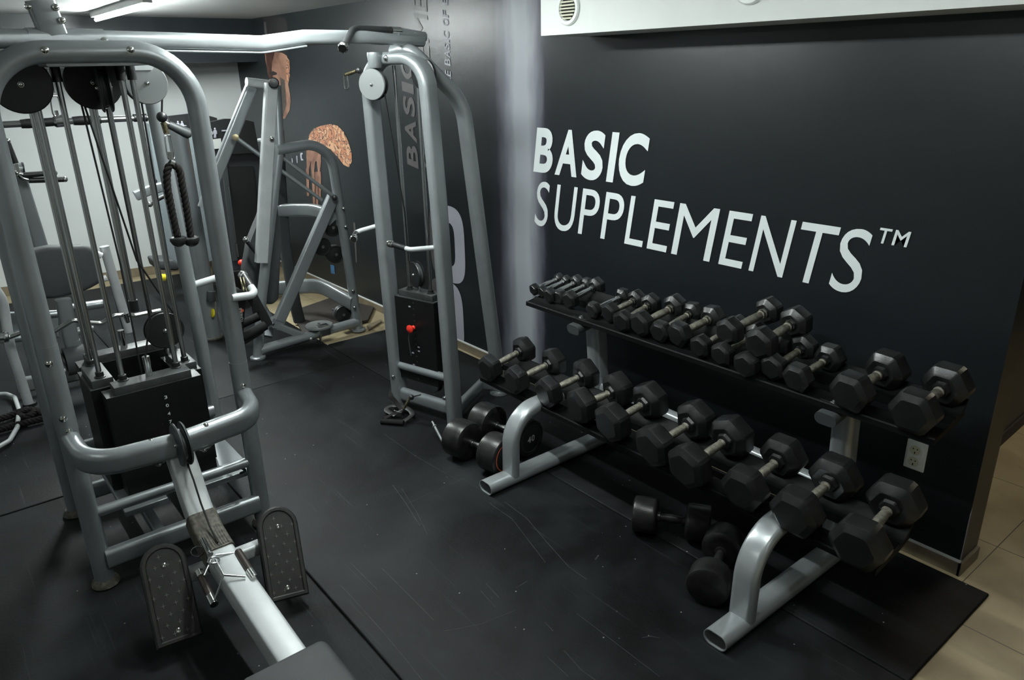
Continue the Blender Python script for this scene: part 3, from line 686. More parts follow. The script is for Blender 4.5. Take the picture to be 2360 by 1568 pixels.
# foot crossbar and plates
MB().tube([(-2.56, .40, .20), (-2.54, .85, .21)], p_rrect(.05, .05, .01)).build('footrest_bar', 'worn', A)
def footplate(xb, zb, yb, xt, zt, yt, w, label):
    b = Vector((xb, yb, zb)); t_ = Vector((xt, yt, zt)); L = (t_-b).length; d = (t_-b)/L; s = Vector((0, 1, 0)); s = (s-d*s.dot(d)).normalized(); n = s.cross(d)
    if n.x < 0: n = -n
    def outline(k, off, m=0):
        o = []
        hw = w/2-m; L2 = L-m
        for a, c in ((-hw, m), (hw, m)): o.append(b+s*a+d*c+n*off)
        for i in range(13):
            an = math.pi*i/12; o.append(b+s*(hw*math.cos(an))+d*(L2-hw+hw*math.sin(an))+n*off)
        return o
    f = MB(); r0 = f.ring(outline(0, -.022)); r1 = f.ring(outline(0, 0)); r2 = f.ring(outline(0, .006, .006)); r3 = f.ring(outline(0, .006, .016)); r4 = f.ring(outline(0, .001, .020))
    for x, y in ((r0, r1), (r1, r2), (r2, r3), (r3, r4)): f.bridge(x, y)
    f.cap(r0, True); f.cap(r4)
    fo = f.build('footplate', 'bplastic2', A, label)
    for c in (L*.12, L*.78):
        p = b+d*c+n*.001; MB().lathe(p, p+n, [(0, .0085), (.003, .0085), (.004, .005), (.003, .003)], 12).build('screw', 'chrome', fo)
    st = MB()
    for i in range(9):
        for j in range(3):
            p = b+d*(.035+i*(L-.08)/8)+s*((j-1)*w*.27+(.012 if i % 2 else -.012))+n*.0025
            if (p-b).dot(d) > L-.05 and j != 1: continue
            for dd, ss in ((.011, .0018), (.0018, .009)):
                st.slab([p+d*dd, p+s*ss, p-d*dd, p-s*ss], n*.0008)
    st.build('grip_pattern', 'starm', fo)
    return fo
MT['starm'] = mat('worn_star_relief', (.11, .11, .105), .6)
MT['bplastic2'] = mat('worn_dark_plastic', (.022, .0215, .02), .5, 0, .4, .3, 20, .2, 300)
footplate(-2.40, .055, .383, -2.60, .345, .415, .155, 'left footplate')
footplate(-2.36, .06, .772, -2.56, .345, .835, .155, 'right footplate')
# seat
MB().box((-1.69, .375, .36), (-.75, .635, .43), .028, mtx=Matrix.Rotation(.0, 4, 'Z')).build('seat', 'pad', A)
MB().tube([(-1.5, .583, .23), (-1.5, .583, .37)], p_rrect(.07, .07, .01), up=(1, 0, 0)).build('seat_post', 'worn', A)
MB().tube([(-.8, .583, .0), (-.8, .583, .37)], p_rrect(.07, .07, .01), up=(1, 0, 0)).build('seat_post', 'worn', A)
MB().tube([(-.8, .35, .03), (-.8, .82, .03)], p_rrect(.06, .05, .01)).build('seat_foot', 'worn', A)
# weight stacks
def stack(x0, x1, y0, y1, zb, zt, parent, face, nplates=12, nums=(), nm='weight_stack', pin=None):
    m = MB(); h = (zt-zb)/nplates
    for k in range(nplates): m.box((x0, y0, zb+k*h), (x1, y1, zb+(k+1)*h-.0001))
    o = m.build(nm, 'plate', parent)
    MB().box((x0, y0, zt-.0005), (x1, y1, zt+.002)).build('top_plate', 'plateedge', o)
    dx, dy = x1-x0, y1-y0
    i = .035 if dy > dx else .012; j = .012 if dy > dx else .035
    MB().box((x0+j, y0+i, zt+.002), (x1-j*.4, y1-i, zt+.036), .002).build('head_block', 'plateedge', o)
    return o
stf = stack(-3.25, -3.15, .43, .80, .27, .728, A, 'x')
stl = stack(-3.53, -3.262, .395, .50, .27, .735, A, 'y')
str_ = stack(-3.53, -3.262, .735, .835, .27, .715, A, 'y')
stb = stack(-3.66, -3.56, .41, .80, .27, .742, A, 'x')
stem = [(-3.205, .612)]
ROD = [(-3.225, .515, .765), (-3.225, .727, .765), (-3.31, .447, .772), (-3.485, .447, .772), (-3.31, .785, .75), (-3.485, .785, .75), (-3.61, .47, .78), (-3.61, .745, .78)]
for x, y, z in ROD:
    MB().cyl((x, y, .28), (x, y, 1.975), .0105, 16).build('guide_rod', 'rod', A)
    MB().lathe((x, y, z-.006), (x, y, z+1), [(0, .022), (.008, .022), (.01, .016), (.028, .0155), (.03, .012)], 18).build('bushing', 'bplastic', A)
    MB().cyl((x, y, 1.93), (x, y, 1.99), .017, 16).build('rod_cap', 'bplastic', A)
MB().cyl((-3.205, .612, .765), (-3.205, .612, .85), .0145, 16).build('stack_stem', 'chrome', A)
MB().cyl((-3.61, .61, .778), (-3.61, .61, .86), .0145, 16).build('stack_stem', 'chrome', A)
# thick dark lifting tube with its lower ferrule
MB().cyl((-3.56, .675, .99), (-3.56, .675, 1.92), .016, 16).build('lift_tube', 'rod', A)
MB().cyl((-3.56, .675, .95), (-3.56, .675, 1.0), .019, 16).build('lift_ferrule', 'bplastic', A)
# selector holes, numbers and pin on the front stack
for k in range(12):
    z = .29+k*.038
    MB().lathe((-3.1495, .612, z), (-3.14, .612, z), [(0, .0045), (.0006, .0045)], 10).build('pin_hole', 'hole', stf)
fy = lambda z0: (lambda a, b: Vector((-3.1485, .640+a, z0+b)))
for z0, txt in ((.665, '3'), (.627, '0'), (.589, '4'), (.551, '7'), (.513, '13'), (.475, '13')):
    glyphs(txt, 'wprint', stf, fy(z0), runboxes(txt, 0, .012 if len(txt) == 1 else .022, 0, .015), bold=.02, name='weight_number')
MB().lathe((-3.145, .612, .452), (-3.0, .612, .452), [(0, .006), (.03, .006), (.031, .02), (.045, .022), (.052, .014)], 16).build('selector_pin', 'red', stf)
MB().tube(spline([Vector((-3.12, .60, .452)), Vector((-3.13, .57, .46)), Vector((-3.12, .555, .43)), Vector((-3.13, .565, .40))]), p_round(.003, 6)).build('pin_cord', 'cable', stf)
# roof box and top pulleys
MB().tube([(-3.02, .62, 1.995), (-3.68, .62, 1.995)], p_rrect(.32, .03, .006), up=(0, 0, 1)).build('roof_plate', 'grey', A)
for y in (.46, .72): bolt((-2.985, y, 2.03), (1, 0, 0), A, .010)
for y in (.39, .66): bolt((-3.06, y, 2.062), (1, 0, .6), A, .011)
pulley((-3.22, .40, 1.925), (1, -.15, 0), .098, A, w=.02, m='bplastic')
pulley((-3.36, .655, 1.925), (1, -.12, 0), .10, A, w=.02, m='bplastic')
pulley((-3.24, .665, 1.905), (.12, 1, 0), .088, A, w=.02, m='bplastic')
pulley((-3.42, .858, 1.915), (1, 0, 0), .082, A, w=.026, m='bplastic', m2='grey')
MB().slab([(-3.40, .80, 1.985), (-3.40, .90, 1.985), (-3.40, .885, 1.965), (-3.40, .815, 1.965)], (.01, 0, 0)).build('pulley_hanger', 'worn', A)
# travelling pulley above the right stack
pulley((-3.40, .745, .885), (1, 0, 0), .082, A, w=.02, m='bplastic')
MB().tube([(-3.40, .745, .80), (-3.40, .745, .765)], p_rrect(.03, .02, .004), up=(1, 0, 0)).build('pulley_clevis', 'chrome', A)
def cable(pts, parent=A, r=.004): MB().tube([Vector(p) for p in pts], p_round(r, 8)).build('cable', 'cable', parent)
cable([(-3.205, .612, .85), (-3.22, .66, 1.0), (-3.24, .66, 1.83)])
cable([(-3.36, .60, 1.85), (-3.42, .63, 1.2), (-3.205, .58, .33)])
cable([(-3.36, .61, 1.84), (-3.44, .70, 1.2), (-3.40, .80, .94)])
cable([(-3.40, .81, .88), (-3.42, .83, 1.86)])
cable([(-3.42, .80, 1.88), (-3.56, .675, 1.86)])
cable([(-2.70, .583, .57), (-2.655, .583, .52), (-2.61, .583, .44), (-2.545, .583, .375), (-2.47, .583, .345)], r=.0035)
MB().tube(spline([Vector((-3.1, .83, .30)), Vector((-3.05, .85, .31)), Vector((-3.02, .88, .29)), Vector((-3.06, .87, .26))]), p_round(.006, 8)).build('cable_loop', 'cable', A)
# small foot of the rear frame, side stub handle, hand grips
g = Vector((-3.68, 1.035, .93))
MB().tube(fillet([(-3.68, .97, .985), (-3.66, 1.12, 1.01)], 0), p_round(.017, 14)).build('storage_peg', 'worn', A)
hb = fillet([(-2.99, .93, 1.085), (-3.0, 1.035, 1.075), (-3.10, 1.03, 1.13)], .03, 8)
MB().tube(hb, p_round(.0165, 14)).build('side_grip_bar', 'worn', A)
MB().cyl((-3.045, 1.032, 1.10), (-3.10, 1.03, 1.131), .018).build('grip_sleeve', 'bplastic', A)
MB().sphere((-3.11, 1.03, 1.137), .021).build('grip_end', 'chrome', A)
# ------------------------------------------------------------------ slim adjustable tower by the wall
P0 = Vector((-3.685, 2.062, 0)); U = Vector((.964, .264, 0)).normalized(); N = Vector((.264, -.964, 0)).normalized()
def TP(u, n, z): return P0+U*u+N*n+Vector((0, 0, z))
B = thing('cable_column', 'slim silver cable column with one weight stack standing against the dark wall', 'gym machine', (-3.46, 2.25, 0))
pf = p_rrect(.062, .105, .028, 6)
MB().tube(fillet([TP(-.005, 0, .0), TP(-.03, 0, 1.2), TP(-.045, 0, 2.0), TP(.36, 0, 2.0), TP(.395, 0, 1.3), TP(.43, 0, 0)], [0, .15, .15, 0], 12), pf, up=N).build('front_frame', S, B)
# rear leg
q = Vector((-3.436, 2.632, 0))
MB().tube(fillet([q, (-3.425, 2.60, .3), (-3.405, 2.42, 1.78), TP(.26, -.0, 2.035), TP(.16, 0, 2.02)], [0, .30, .12], 12), p_rrect(.10, .062, .028, 6), up=(0, -1, 0)).build('rear_leg', S, B)
MB().lathe(q, q+Vector((0, 0, 1)), [(0, .06), (.012, .058), (.025, .05)], 20).build('foot_cap', S, B)
MB().cyl(TP(.0, 0, .275), TP(.43, 0, .275), .024).build('rung', S, B)
MB().tube([TP(0, .0, .085), TP(.43, .0, .085)], p_rrect(.05, .085, .024)).build('lower_beam', S, B)
MB().tube([TP(.42, 0, .06), TP(.30, -.42, .06), q+Vector((0, -.02, .06))], p_rrect(.05, .075, .02)).build('base_beam', S, B)
bolt(TP(.40, .05, .17), N, B, .011); bolt(TP(.0, .05, .21), N, B, .011); bolt(TP(.14, .052, 2.0), N, B, .013)
# stack between the uprights
mtx = Matrix.Translation(TP(.17, -.055, 0)) @ Matrix.Rotation(math.atan2(U.y, U.x), 4, 'Z')
m = MB(); h = (.71-.20)/14
for k in range(14): m.box((-.15, -.06, .20+k*h), (.15, .06, .20+(k+1)*h-.0001), 0, mtx=mtx)
sb = m.build('weight_stack', 'plate', B)
MB().box((-.15, -.06, .709), (.15, .06, .713), mtx=mtx).build('top_plate', 'plateedge', sb)
MB().box((-.13, -.045, .713), (.13, .045, .748), .002, mtx=mtx).build('head_block', 'plateedge', sb)
for u in (.095, .255):
    MB().cyl(TP(u, -.05, .2), TP(u, -.05, 1.965), .0105, 16).build('guide_rod', 'rod', B)
    MB().lathe(TP(u, -.05, .745), TP(u, -.05, 1.7), [(0, .022), (.008, .022), (.01, .016), (.025, .015)], 18).build('bushing', 'bplastic', B)
for k in range(14):
    c = TP(.165, .0055, .218+k*h)
    MB().lathe(c, c+N, [(0, .005), (.0008, .005)], 10).build('pin_hole', 'brass', sb)
for z0, dx in ((.66, -.03), (.42, .02), (.395, .02), (.375, -.028), (.30, -.028), (.29, .02), (.27, -.028), (.26, .02)):
    c = TP(.165+dx, .0058, z0); m = MB(); m.slab([c-U*.008, c+U*.008, c+U*.008+Vector((0, 0, .008)), c-U*.008+Vector((0, 0, .008))], N*.0006); m.build('number_mark', 'lprint', sb)
c = TP(.165, .006, .545)
MB().lathe(c, c+N, [(0, .006), (.012, .014), (.018, .008), (.034, .009), (.036, .022), (.044, .024), (.05, .016)], 18).build('selector_pin', 'red', sb)
MB().tube(spline([c+N*.03, c+N*.035-U*.02+Vector((0, 0, -.06)), c+N*.03-U*.015+Vector((0, 0, -.17))]), p_round(.0035, 8)).build('pin_cord', 'dgrey', sb)
# pulleys
pulley(TP(.06, .075, 1.875), U*.25+N, .078, B, w=.022, m='bplastic', m2='grey')
MB().lathe(TP(.07, .06, 1.955), TP(.07, .06, 2.03), [(0, .03), (.01, .034), (.06, .04), (.075, .038)], 18).build('swivel', S, B)
MB().lathe(TP(.30, -.06, 1.92), TP(.30, -.05, 1.92)+N, [(0, .075), (.02, .078), (.024, .07)], 30).build('rear_pulley', 'bplastic', B)
pulley(TP(.155, -.05, .845), N-U*.4, .075, B, w=.02, m='bplastic')
MB().cyl(TP(.165, -.05, .74), TP(.165, -.05, .79), .010).build('stack_stem', 'chrome', B)
pulley(TP(.20, -.09, .175), N-U*.2, .065, B, w=.022, m='bplastic', m2='grey')
cable([TP(.12, .06, 1.83), TP(.115, -.03, 1.2), TP(.10, -.05, .87)], B)
cable([TP(.30, -.05, 1.86), TP(.36, -.06, 1.0), TP(.37, -.06, .75)], B)
MB().lathe(TP(.37, -.06, .70), TP(.37, -.06, .76), [(0, .014), (.03, .014), (.06, .004)], 12).build('cable_end', 'bplastic', B)
# cable stop and carabiner at the top
a = TP(-.02, .10, 1.955)
MB().sphere(TP(-.0, .11, 1.945), .017).build('cable_stop', 'bplastic', B)
MB().cyl(TP(-.015, .115, 1.942), TP(-.085, .125, 1.925), .0095, 14).build('cable_crimp', 'brass', B)
def carabiner(top, L, w, nrm, parent=None, m='chrome', r=.0035):
    top = Vector(top); nrm = Vector(nrm).normalized(); dn = Vector((0, 0, -1)); sd = dn.cross(nrm).normalized()
    pts = [(-.3*w, 0), (.3*w, 0), (.42*w, L*.12), (.5*w, L*.8), (.3*w, L), (-.3*w, L), (-.5*w, L*.8), (-.42*w, L*.12)]
    q = [top+sd*a+dn*b for a, b in pts]
    q = spline(q+[q[0]], 4)[:-1]
    return MB().tube(q, p_round(r, 8), up=nrm, closed=True).build('carabiner', m, parent)
carabiner(TP(-.088, .126, 1.93), .075, .028, N, B)
# side handles
def grip(pts, sleeve, end, parent, r=.0135):
    MB().tube(fillet(pts, .03, 8), p_round(r, 14)).build('handle_bar', 'worn', parent)
    MB().cyl(sleeve[0], sleeve[1], r*1.12, 16).build('grip_sleeve', 'bplastic', parent)
    e = Vector(end); MB().lathe(e, e+(Vector(sleeve[1])-Vector(sleeve[0])).normalized()*(1 if (Vector(sleeve[1])-e).length < (Vector(sleeve[0])-e).length else -1), [(-.012, r*1.1), (-.008, r*1.5), (.012, r*1.55), (.02, r*1.2)], 16).build('grip_end', 'chrome', parent)
grip([TP(.385, .03, 1.045), TP(.30, .14, 1.045), TP(.155, .14, 1.06)], (TP(.27, .14, 1.048), TP(.175, .14, 1.058)), TP(.16, .14, 1.06), B)
grip([TP(-.04, .03, 1.12), TP(-.15, .10, 1.085), TP(-.06, .20, 1.08)], (TP(-.13, .12, 1.083), TP(-.08, .18, 1.08)), TP(-.05, .21, 1.08), B)
# low cable outlet
MB().sphere(TP(.18, .09, .135), .016).build('cable_stop', 'bplastic', B)
cable([TP(.21, .04, .14), TP(.18, .09, .137)], B)
MB().cyl(TP(.17, .10, .125), TP(.15, .13, .07), .008).build('cable_crimp', 'brass', B)
MB().tube(spline([TP(.145, .135, .065), TP(.12, .15, .05), TP(.09, .15, .05), TP(.10, .14, .04), TP(.14, .14, .045)]), p_round(.0035, 8)).build('carabiner', 'chrome', B)
# ------------------------------------------------------------------ pull-up crossbar between both towers
X_ = thing('pull_up_bar', 'long silver pull-up beam running from the cable tower to the slim column', 'pull-up bar', (-3.25, 1.3, 2.05))
bp_ = [(-2.98, -.15, 2.068), (-3.06, .36, 2.068), (-3.10, .60, 2.068), (-3.18, .92, 2.066), (-3.265, 1.30, 2.060), (-3.32, 1.52, 2.088), (-3.39, 1.86, 2.092), (-3.475, 2.235, 2.082)]
MB().tube(fillet(bp_, .25, 6), p_rrect(.045, .062, .022, 6)).build('beam', S, X_)
MB().tube(fillet([(a, b, c-.036) for a, b, c in bp_[1:-2]], .25, 6), p_rrect(.03, .008, .003, 3)).build('lower_flange', S, X_)
MB().tube([(-3.074, .43, 2.068), (-3.115, .67, 2.068)], p_rrect(.05, .07, .024, 6)).build('clamp_sleeve', S, X_)
gp_ = fillet([(-3.415, 2.02, 2.125), (-3.385, 1.80, 2.130), (-3.22, 1.66, 2.048)], .10, 8)
MB().tube(gp_, p_round(.0165, 14)).build('hand_grip', 'bplastic', X_)
MB().lathe((-3.225, 1.662, 2.05), (-3.19, 1.63, 2.033), [(0, .018), (.006, .022), (.03, .024), (.036, .018)], 18).build('grip_end', 'chrome', X_)
MB().cyl((-3.415, 2.0, 2.125), (-3.432, 2.08, 2.124), .018).build('grip_collar', 'chrome', X_)
MB().tube([(-3.432, 2.06, 2.118), (-3.478, 2.25, 2.098)], p_rrect(.04, .05, .02)).build('end_tube', S, X_)
MB().tube([(-3.083, .51, 2.08), (-3.075, .49, 2.19)], p_rrect(.085, .045, .01), up=(1, 0, 0)).build('ceiling_bracket', S, X_)
for y, z in ((.45, 2.165), (.53, 2.165), (.54, 2.125)): bolt((-3.05, y, z), (1, .3*(1 if y > .5 else -1), 0), X_, .009)
# ------------------------------------------------------------------ attachments hanging and lying around
R_ = thing('triceps_rope', 'black twisted rope with rubber ends hanging on the right side of the cable tower', 'rope', (-3.62, .97, 1.55))
Mx = lambda u, v, x=-3.5: onx(u, v, x)
MB().sphere(Mx(373, 270), .022).build('cable_stop', 'bplastic', R_)
MB().tube([Mx(374, 205), Mx(373, 262)], p_round(.004, 8)).build('cable', 'cable', R_)
MB().cyl(Mx(376, 282), Mx(384, 308), .0115, 14).build('cable_crimp', 'brass', R_)
carabiner(Mx(386, 312), .10, .034, (1, .3, 0), R_, 'rod')
MB().tube([Mx(392, 350), Mx(394, 368)], p_round(.012, 10)).build('eye', 'chrome', R_)
MB().cyl(Mx(391, 374), Mx(400, 378), .017, 14).build('rope_clamp', 'chrome', R_)
def rope(pts, r, parent, nm='rope', twist=95, m='rope'):
    """three-strand twisted rope"""
    pts = spline([Vector(p) for p in pts], 14)
    L = [0]
    for a, b in zip(pts, pts[1:]): L.append(L[-1]+(b-a).length)
    mb = MB()
    up = Vector((1, .1, .05))
    for k in range(3):
        q = []
        for p, l, i in zip(pts, L, range(len(pts))):
            t = (pts[min(i+1, len(pts)-1)]-pts[max(i-1, 0)]).normalized()
            u = (up-t*up.dot(t)).normalized(); w = t.cross(u); an = l*twist+k*2*math.pi/3
            q.append(p+u*math.cos(an)*r*.5+w*math.sin(an)*r*.5)
        mb.tube(q, p_round(r*.58, 8))
    return mb.build(nm, m, parent)
rope([Mx(396, 378), Mx(386, 392), Mx(386, 430), Mx(395, 480), Mx(409, 545)], .0155, R_)
rope([Mx(396, 378), Mx(413, 392), Mx(421, 430), Mx(430, 480), Mx(440, 545)], .0155, R_)
for (u, v) in ((410, 548), (440, 548)):
    c = Mx(u, v); MB().lathe(c, c-Vector((0, 0, 1)), [(-.004, .026), (0, .034), (.012, .036), (.03, .027), (.04, .012)], 22).build('rubber_end', 'bplastic', R_)
LBx = -4.05
K = thing('lat_bar', 'long curved chrome lat bar with black grips hanging behind the cable tower', 'bar', tuple(onx(130, 278, LBx)))
Q = lambda u, v: onx(u, v, LBx)
MB().tube(fillet([Q(-40, 300), Q(0, 288), Q(130, 281), Q(345, 271), Q(362, 275), Q(432, 307)], [.1, 0, 0, .05], 6), p_round(.0145, 14)).build('bar', 'rod', K)
MB().lathe(Q(48, 286), Q(108, 282), [(0, .019), (.03, .021), (.07, .019), (.125, .019)], 16).build('grip_sleeve', 'bplastic', K)
MB().lathe(Q(168, 279), Q(228, 276), [(0, .019), (.03, .021), (.07, .021), (.115, .019)], 16).build('grip_sleeve', 'bplastic', K)
MB().cyl(Q(308, 272), Q(338, 271), .019, 14).build('grip_sleeve', 'bplastic', K)
MB().lathe(Q(388, 287), Q(434, 308), [(0, .019), (.03, .021), (.08, .026), (.105, .026), (.115, .015)], 16).build('grip_sleeve', 'dgrey', K)
MB().lathe(Q(122, 281), Q(146, 279), [(0, .018), (.01, .026), (.04, .026), (.05, .018)], 16).build('swivel', 'rod', K)
MB().tube([Q(134, 276), Q(129, 255)], p_round(.008, 10)).build('eye', 'chrome', K)
carabiner(Q(124, 222), .085, .042, (1, .3, 0), K, 'rod')
MB().cyl(Q(121, 214), Q(115, 192), .0115, 12).build('cable_crimp', 'rod', K)
MB().tube([Q(114, 192), Q(108, 150)], p_round(.004, 8)).build('cable', 'cable', K)
# row handle on the beam
H_ = thing('cable_attachment', 'chrome double row grip with wire frame lying over the low row beam', 'attachment', (-2.38, .58, .32))
zz = .345
hq = lambda u, v, z=zz: onz(u, v, z)
def rodp(a, b, r, nm, m, par=H_): return MB().cyl(a, b, r, 12).build(nm, m, par)
MB().cyl(hq(468, 1245, .36), hq(484, 1278, .355), .0115, 14).build('cable_crimp', 'chrome', H_)
carabiner(hq(482, 1272, .37), .002, .002, (1, 0, 0), H_)
MB().torus(hq(492, 1292, .335), .020, .0032, (0, .2, 1)).build('link_ring', 'rod', H_)
MB().torus(hq(455, 1272, .33), .022, .002, (.4, .1, 1)).build('wire_loop', 'cable', H_)
for a, b in (((497, 1280), (548, 1274)), ((497, 1290), (516, 1326)), ((516, 1326), (566, 1330)), ((486, 1292), (470, 1328)), ((516, 1326), (494, 1385))):
    rodp(hq(*a, .335), hq(*b, .32 if b[1] < 1350 else .26), .0038, 'wire', 'rod')
rodp(hq(549, 1272, .325), hq(580, 1322, .315), .0135, 'grip', 'shrink'); rodp(hq(576, 1316, .318), hq(588, 1334, .312), .0145, 'grip_end', 'chrome')
rodp(hq(460, 1322, .275), hq(488, 1380, .245), .0135, 'grip', 'shrink'); rodp(hq(458, 1318, .278), hq(464, 1330, .272), .0145, 'grip_end', 'chrome'); rodp(hq(484, 1374, .25), hq(494, 1394, .24), .0145, 'grip_end', 'chrome')
# strap hanging from the side grip
ST = thing('strap_handle', 'black nylon strap with two foam grips hanging from the side grip bar', 'strap', (-3.03, 1.03, .95))
XS = lambda u, v, x=-3.03: onx(u, v, x)
for k, dx in enumerate((-.006, .006)):
    MB().torus(XS(558+k*7, 656), .030, .0028, (.35, 1, .1)).build('key_ring', 'brass', ST)
def ribbon(pts, w, nm, m='cable', x=-3.03, par=ST):
    P = [XS(u, v, x) for u, v in pts]; mb = MB(); L = []
    mb.tube(spline(P, 5), p_rrect(w, .004, .0018, 2), up=(1, .35, 0)); return mb.build(nm, m, par)
r1 = ribbon([(560, 668), (556, 700), (553, 740), (551, 775), (553, 790)], .042, 'strap')
ribbon([(575, 668), (592, 700), (606, 725), (620, 752)], .044, 'strap', x=-3.06)
ribbon([(568, 668), (586, 700), (592, 720)], .04, 'strap', x=-3.045)
MB().cyl(XS(560, 778), XS(612, 750), .020, 16).build('foam_grip', 'foam', ST)
MB().cyl(XS(548, 752, -3.12), XS(600, 728, -3.12), .018, 16).build('foam_grip', 'foam', ST)
c0 = XS(558, 742, -3.022)
glyphs('TUNER8', 'paper', r1, lambda a, b: c0+Vector((.004, -b*.9, a)), runboxes('TUNER8', 0, .062, -.006, .007), bold=.02, name='strap_lettering')
MB().lathe(XS(558, 716, -3.024), XS(558, 716, -2.9), [(0, .007), (.002, .007)], 12).build('orange_mark', 'orange', r1)
# strap heap with foam grip by the slim column
G_ = thing('grip_strap', 'small black grip with strap heap on the floor by the slim column', 'handle', tuple(onz(920, 960, 0)))
zf = lambda u, v, z=.016: onz(u, v, z)
MB().cyl(zf(878, 971), zf(930, 975), .0155, 16).build('foam_grip', 'foam', G_)
MB().tube(spline([zf(930, 972), zf(950, 955, .03), zf(935, 940, .04), zf(905, 935, .03), zf(890, 945, .02), zf(912, 958, .02)]), p_rrect(.03, .004, .0015, 2)).build('strap', 'cable', G_)
MB().tube(spline([zf(885, 965, .01), zf(905, 955, .02), zf(925, 948, .03), zf(915, 930, .05), zf(900, 912, .09), zf(905, 895, .10)]), p_rrect(.026, .004, .0015, 2)).build('strap', 'rope', G_)
rodx = thing('metal_rod', 'thin threaded chrome rod leaning between the slim column and round dumbbell', 'rod', tuple(onz(1018, 1000, 0)))
MB().lathe(onz(996, 972, .10), onz(1026, 1030, .02), [(0, .006), (.03, .006), (.032, .012), (.038, .012), (.04, .008), (.15, .007), (.2, .002)], 12).build('rod_body', 'grey', rodx)
# ------------------------------------------------------------------ lever press machine
C = thing('lever_press', 'silver plate-loaded lever press machine with grey back pad by the mural', 'gym machine', (-5.3, 2.1, 0))
pc = p_round(.036, 16); po = p_rrect(.05, .085, .022, 5)
MB().tube([(-5.08, 1.70, .01), (-5.10, 1.80, .45), (-5.14, 2.08, 1.45), (-5.16, 2.12, 1.86)], pc).build('upright', S, C)
MB().tube(fillet([(-5.13, 2.54, .01), (-5.12, 2.45, 1.47), (-5.12, 2.05, 1.44)], .22, 10), pc).build('arch', S, C)
for p in ((-5.08, 1.70, 0), (-5.13, 2.54, 0)):
    MB().lathe(p, Vector(p)+Vector((0, 0, 1)), [(0, .055), (.012, .055), (.02, .04)], 20).build('foot_cap', S, C)
MB().tube([(-5.08, 1.72, .055), (-5.12, 2.53, .075)], p_round(.036, 16)).build('base_tube', S, C)
for u, v in ((717, 782), (757, 770)): bolt(onx(u, v, -5.06), (1, -.3, .3), C, .010)
MB().tube([(-5.12, 1.905, .23), (-5.12, 2.44, 1.08)], p_rrect(.05, .088, .012)).build('diagonal_arm', S, C)
MB().slab([onx(630, 735, -5.10), onx(655, 725, -5.10), onx(657, 745, -5.10), onx(648, 757, -5.10), onx(630, 757, -5.10), onx(624, 748, -5.10)], (-.05, 0, 0)).build('pivot_bracket', S, C)
MB().tube([onx(640, 752, -5.12), onz(700, 775, .07)], p_rrect(.06, .05, .012)).build('floor_link', S, C)
bolt(onx(628, 747, -5.10), (1, -.3, 0), C, .012)
# curved braces
MB().tube(spline([onx(640, 665, -5.9), onx(700, 660, -5.7), onx(740, 662, -5.45), onx(780, 682, -5.25), onx(812, 700, -5.12)]), p_rrect(.05, .12, .02)).build('rear_brace', S, C)
MB().tube(spline([onx(640, 486, -5.6), onx(690, 484, -5.5), onx(735, 488, -5.35), onx(790, 512, -5.15)]), p_rrect(.05, .10, .02)).build('upper_brace', S, C)
MB().slab([onx(752, 480, -5.14), onx(785, 470, -5.14), onx(780, 500, -5.14), onx(760, 520, -5.14), onx(748, 505, -5.14)], (-.02, 0, 0)).build('horn_bracket', S, C)
# second upright seen behind the bent arm
MB().tube([onx(640, 300, -5.6), onx(645, 420, -5.6), onx(655, 560, -5.6), onx(680, 700, -5.6), onz(690, 740, .02)], p_rrect(.06, .09, .02)).build('rear_upright', 'dgrey', C)
# pivot bar, long arms
MB().cyl(onx(568, 189, -5.16), onx(640, 197, -5.16), .030, 18).build('pivot_bar', 'worn', C)
MB().lathe(onx(631, 191, -5.03), onx(631, 191, -4.9), [(0, .034), (.03, .034), (.036, .028), (.038, .01)], 22).build('pivot_cap', 'bplastic', C)
Xa = -5.06
bent = fillet([onx(625, 193, Xa), onx(610, 460, Xa), onx(602, 605, Xa)], .15, 6)
MB().tube(bent, p_rrect(.055, .082, .010), up=(0, 1, 0)).build('bent_lever', 'worn', C)
MB().tube([onx(580, 200, -5.30), onx(494, 412, -5.30), onx(470, 480, -5.30)], p_rrect(.05, .085, .02), up=(0, 1, 0)).build('back_lever', S, C)
for a, b in (((543, 317), (742, 462)), ((602, 326), (770, 454))):
    MB().tube([onx(*a, -5.22), onx(*b, -5.08)], p_round(.014, 12)).build('link_rod', S, C)
MB().lathe(onx(543, 317, -5.20), onx(543, 317, -5.0), [(0, .022), (.02, .022), (.022, .008)], 16).build('rod_eye', 'brass', C)
MB().lathe(onx(771, 456, -5.06), onx(771, 456, -4.9), [(0, .022), (.02, .02), (.026, .01)], 16).build('rod_bolt', 'bplastic', C)
MB().cyl(onx(598, 324, -5.2), onx(612, 324, -5.1), .016).build('stop_pin', 'worn', C)
bolt(onx(627, 320, -5.01), (1, -.2, 0), C, .012)
for u, v in ((792, 481), (797, 523), (814, 671), (817, 709)): bolt(onx(u, v, -5.075), (1, -.3, 0), C, .011)
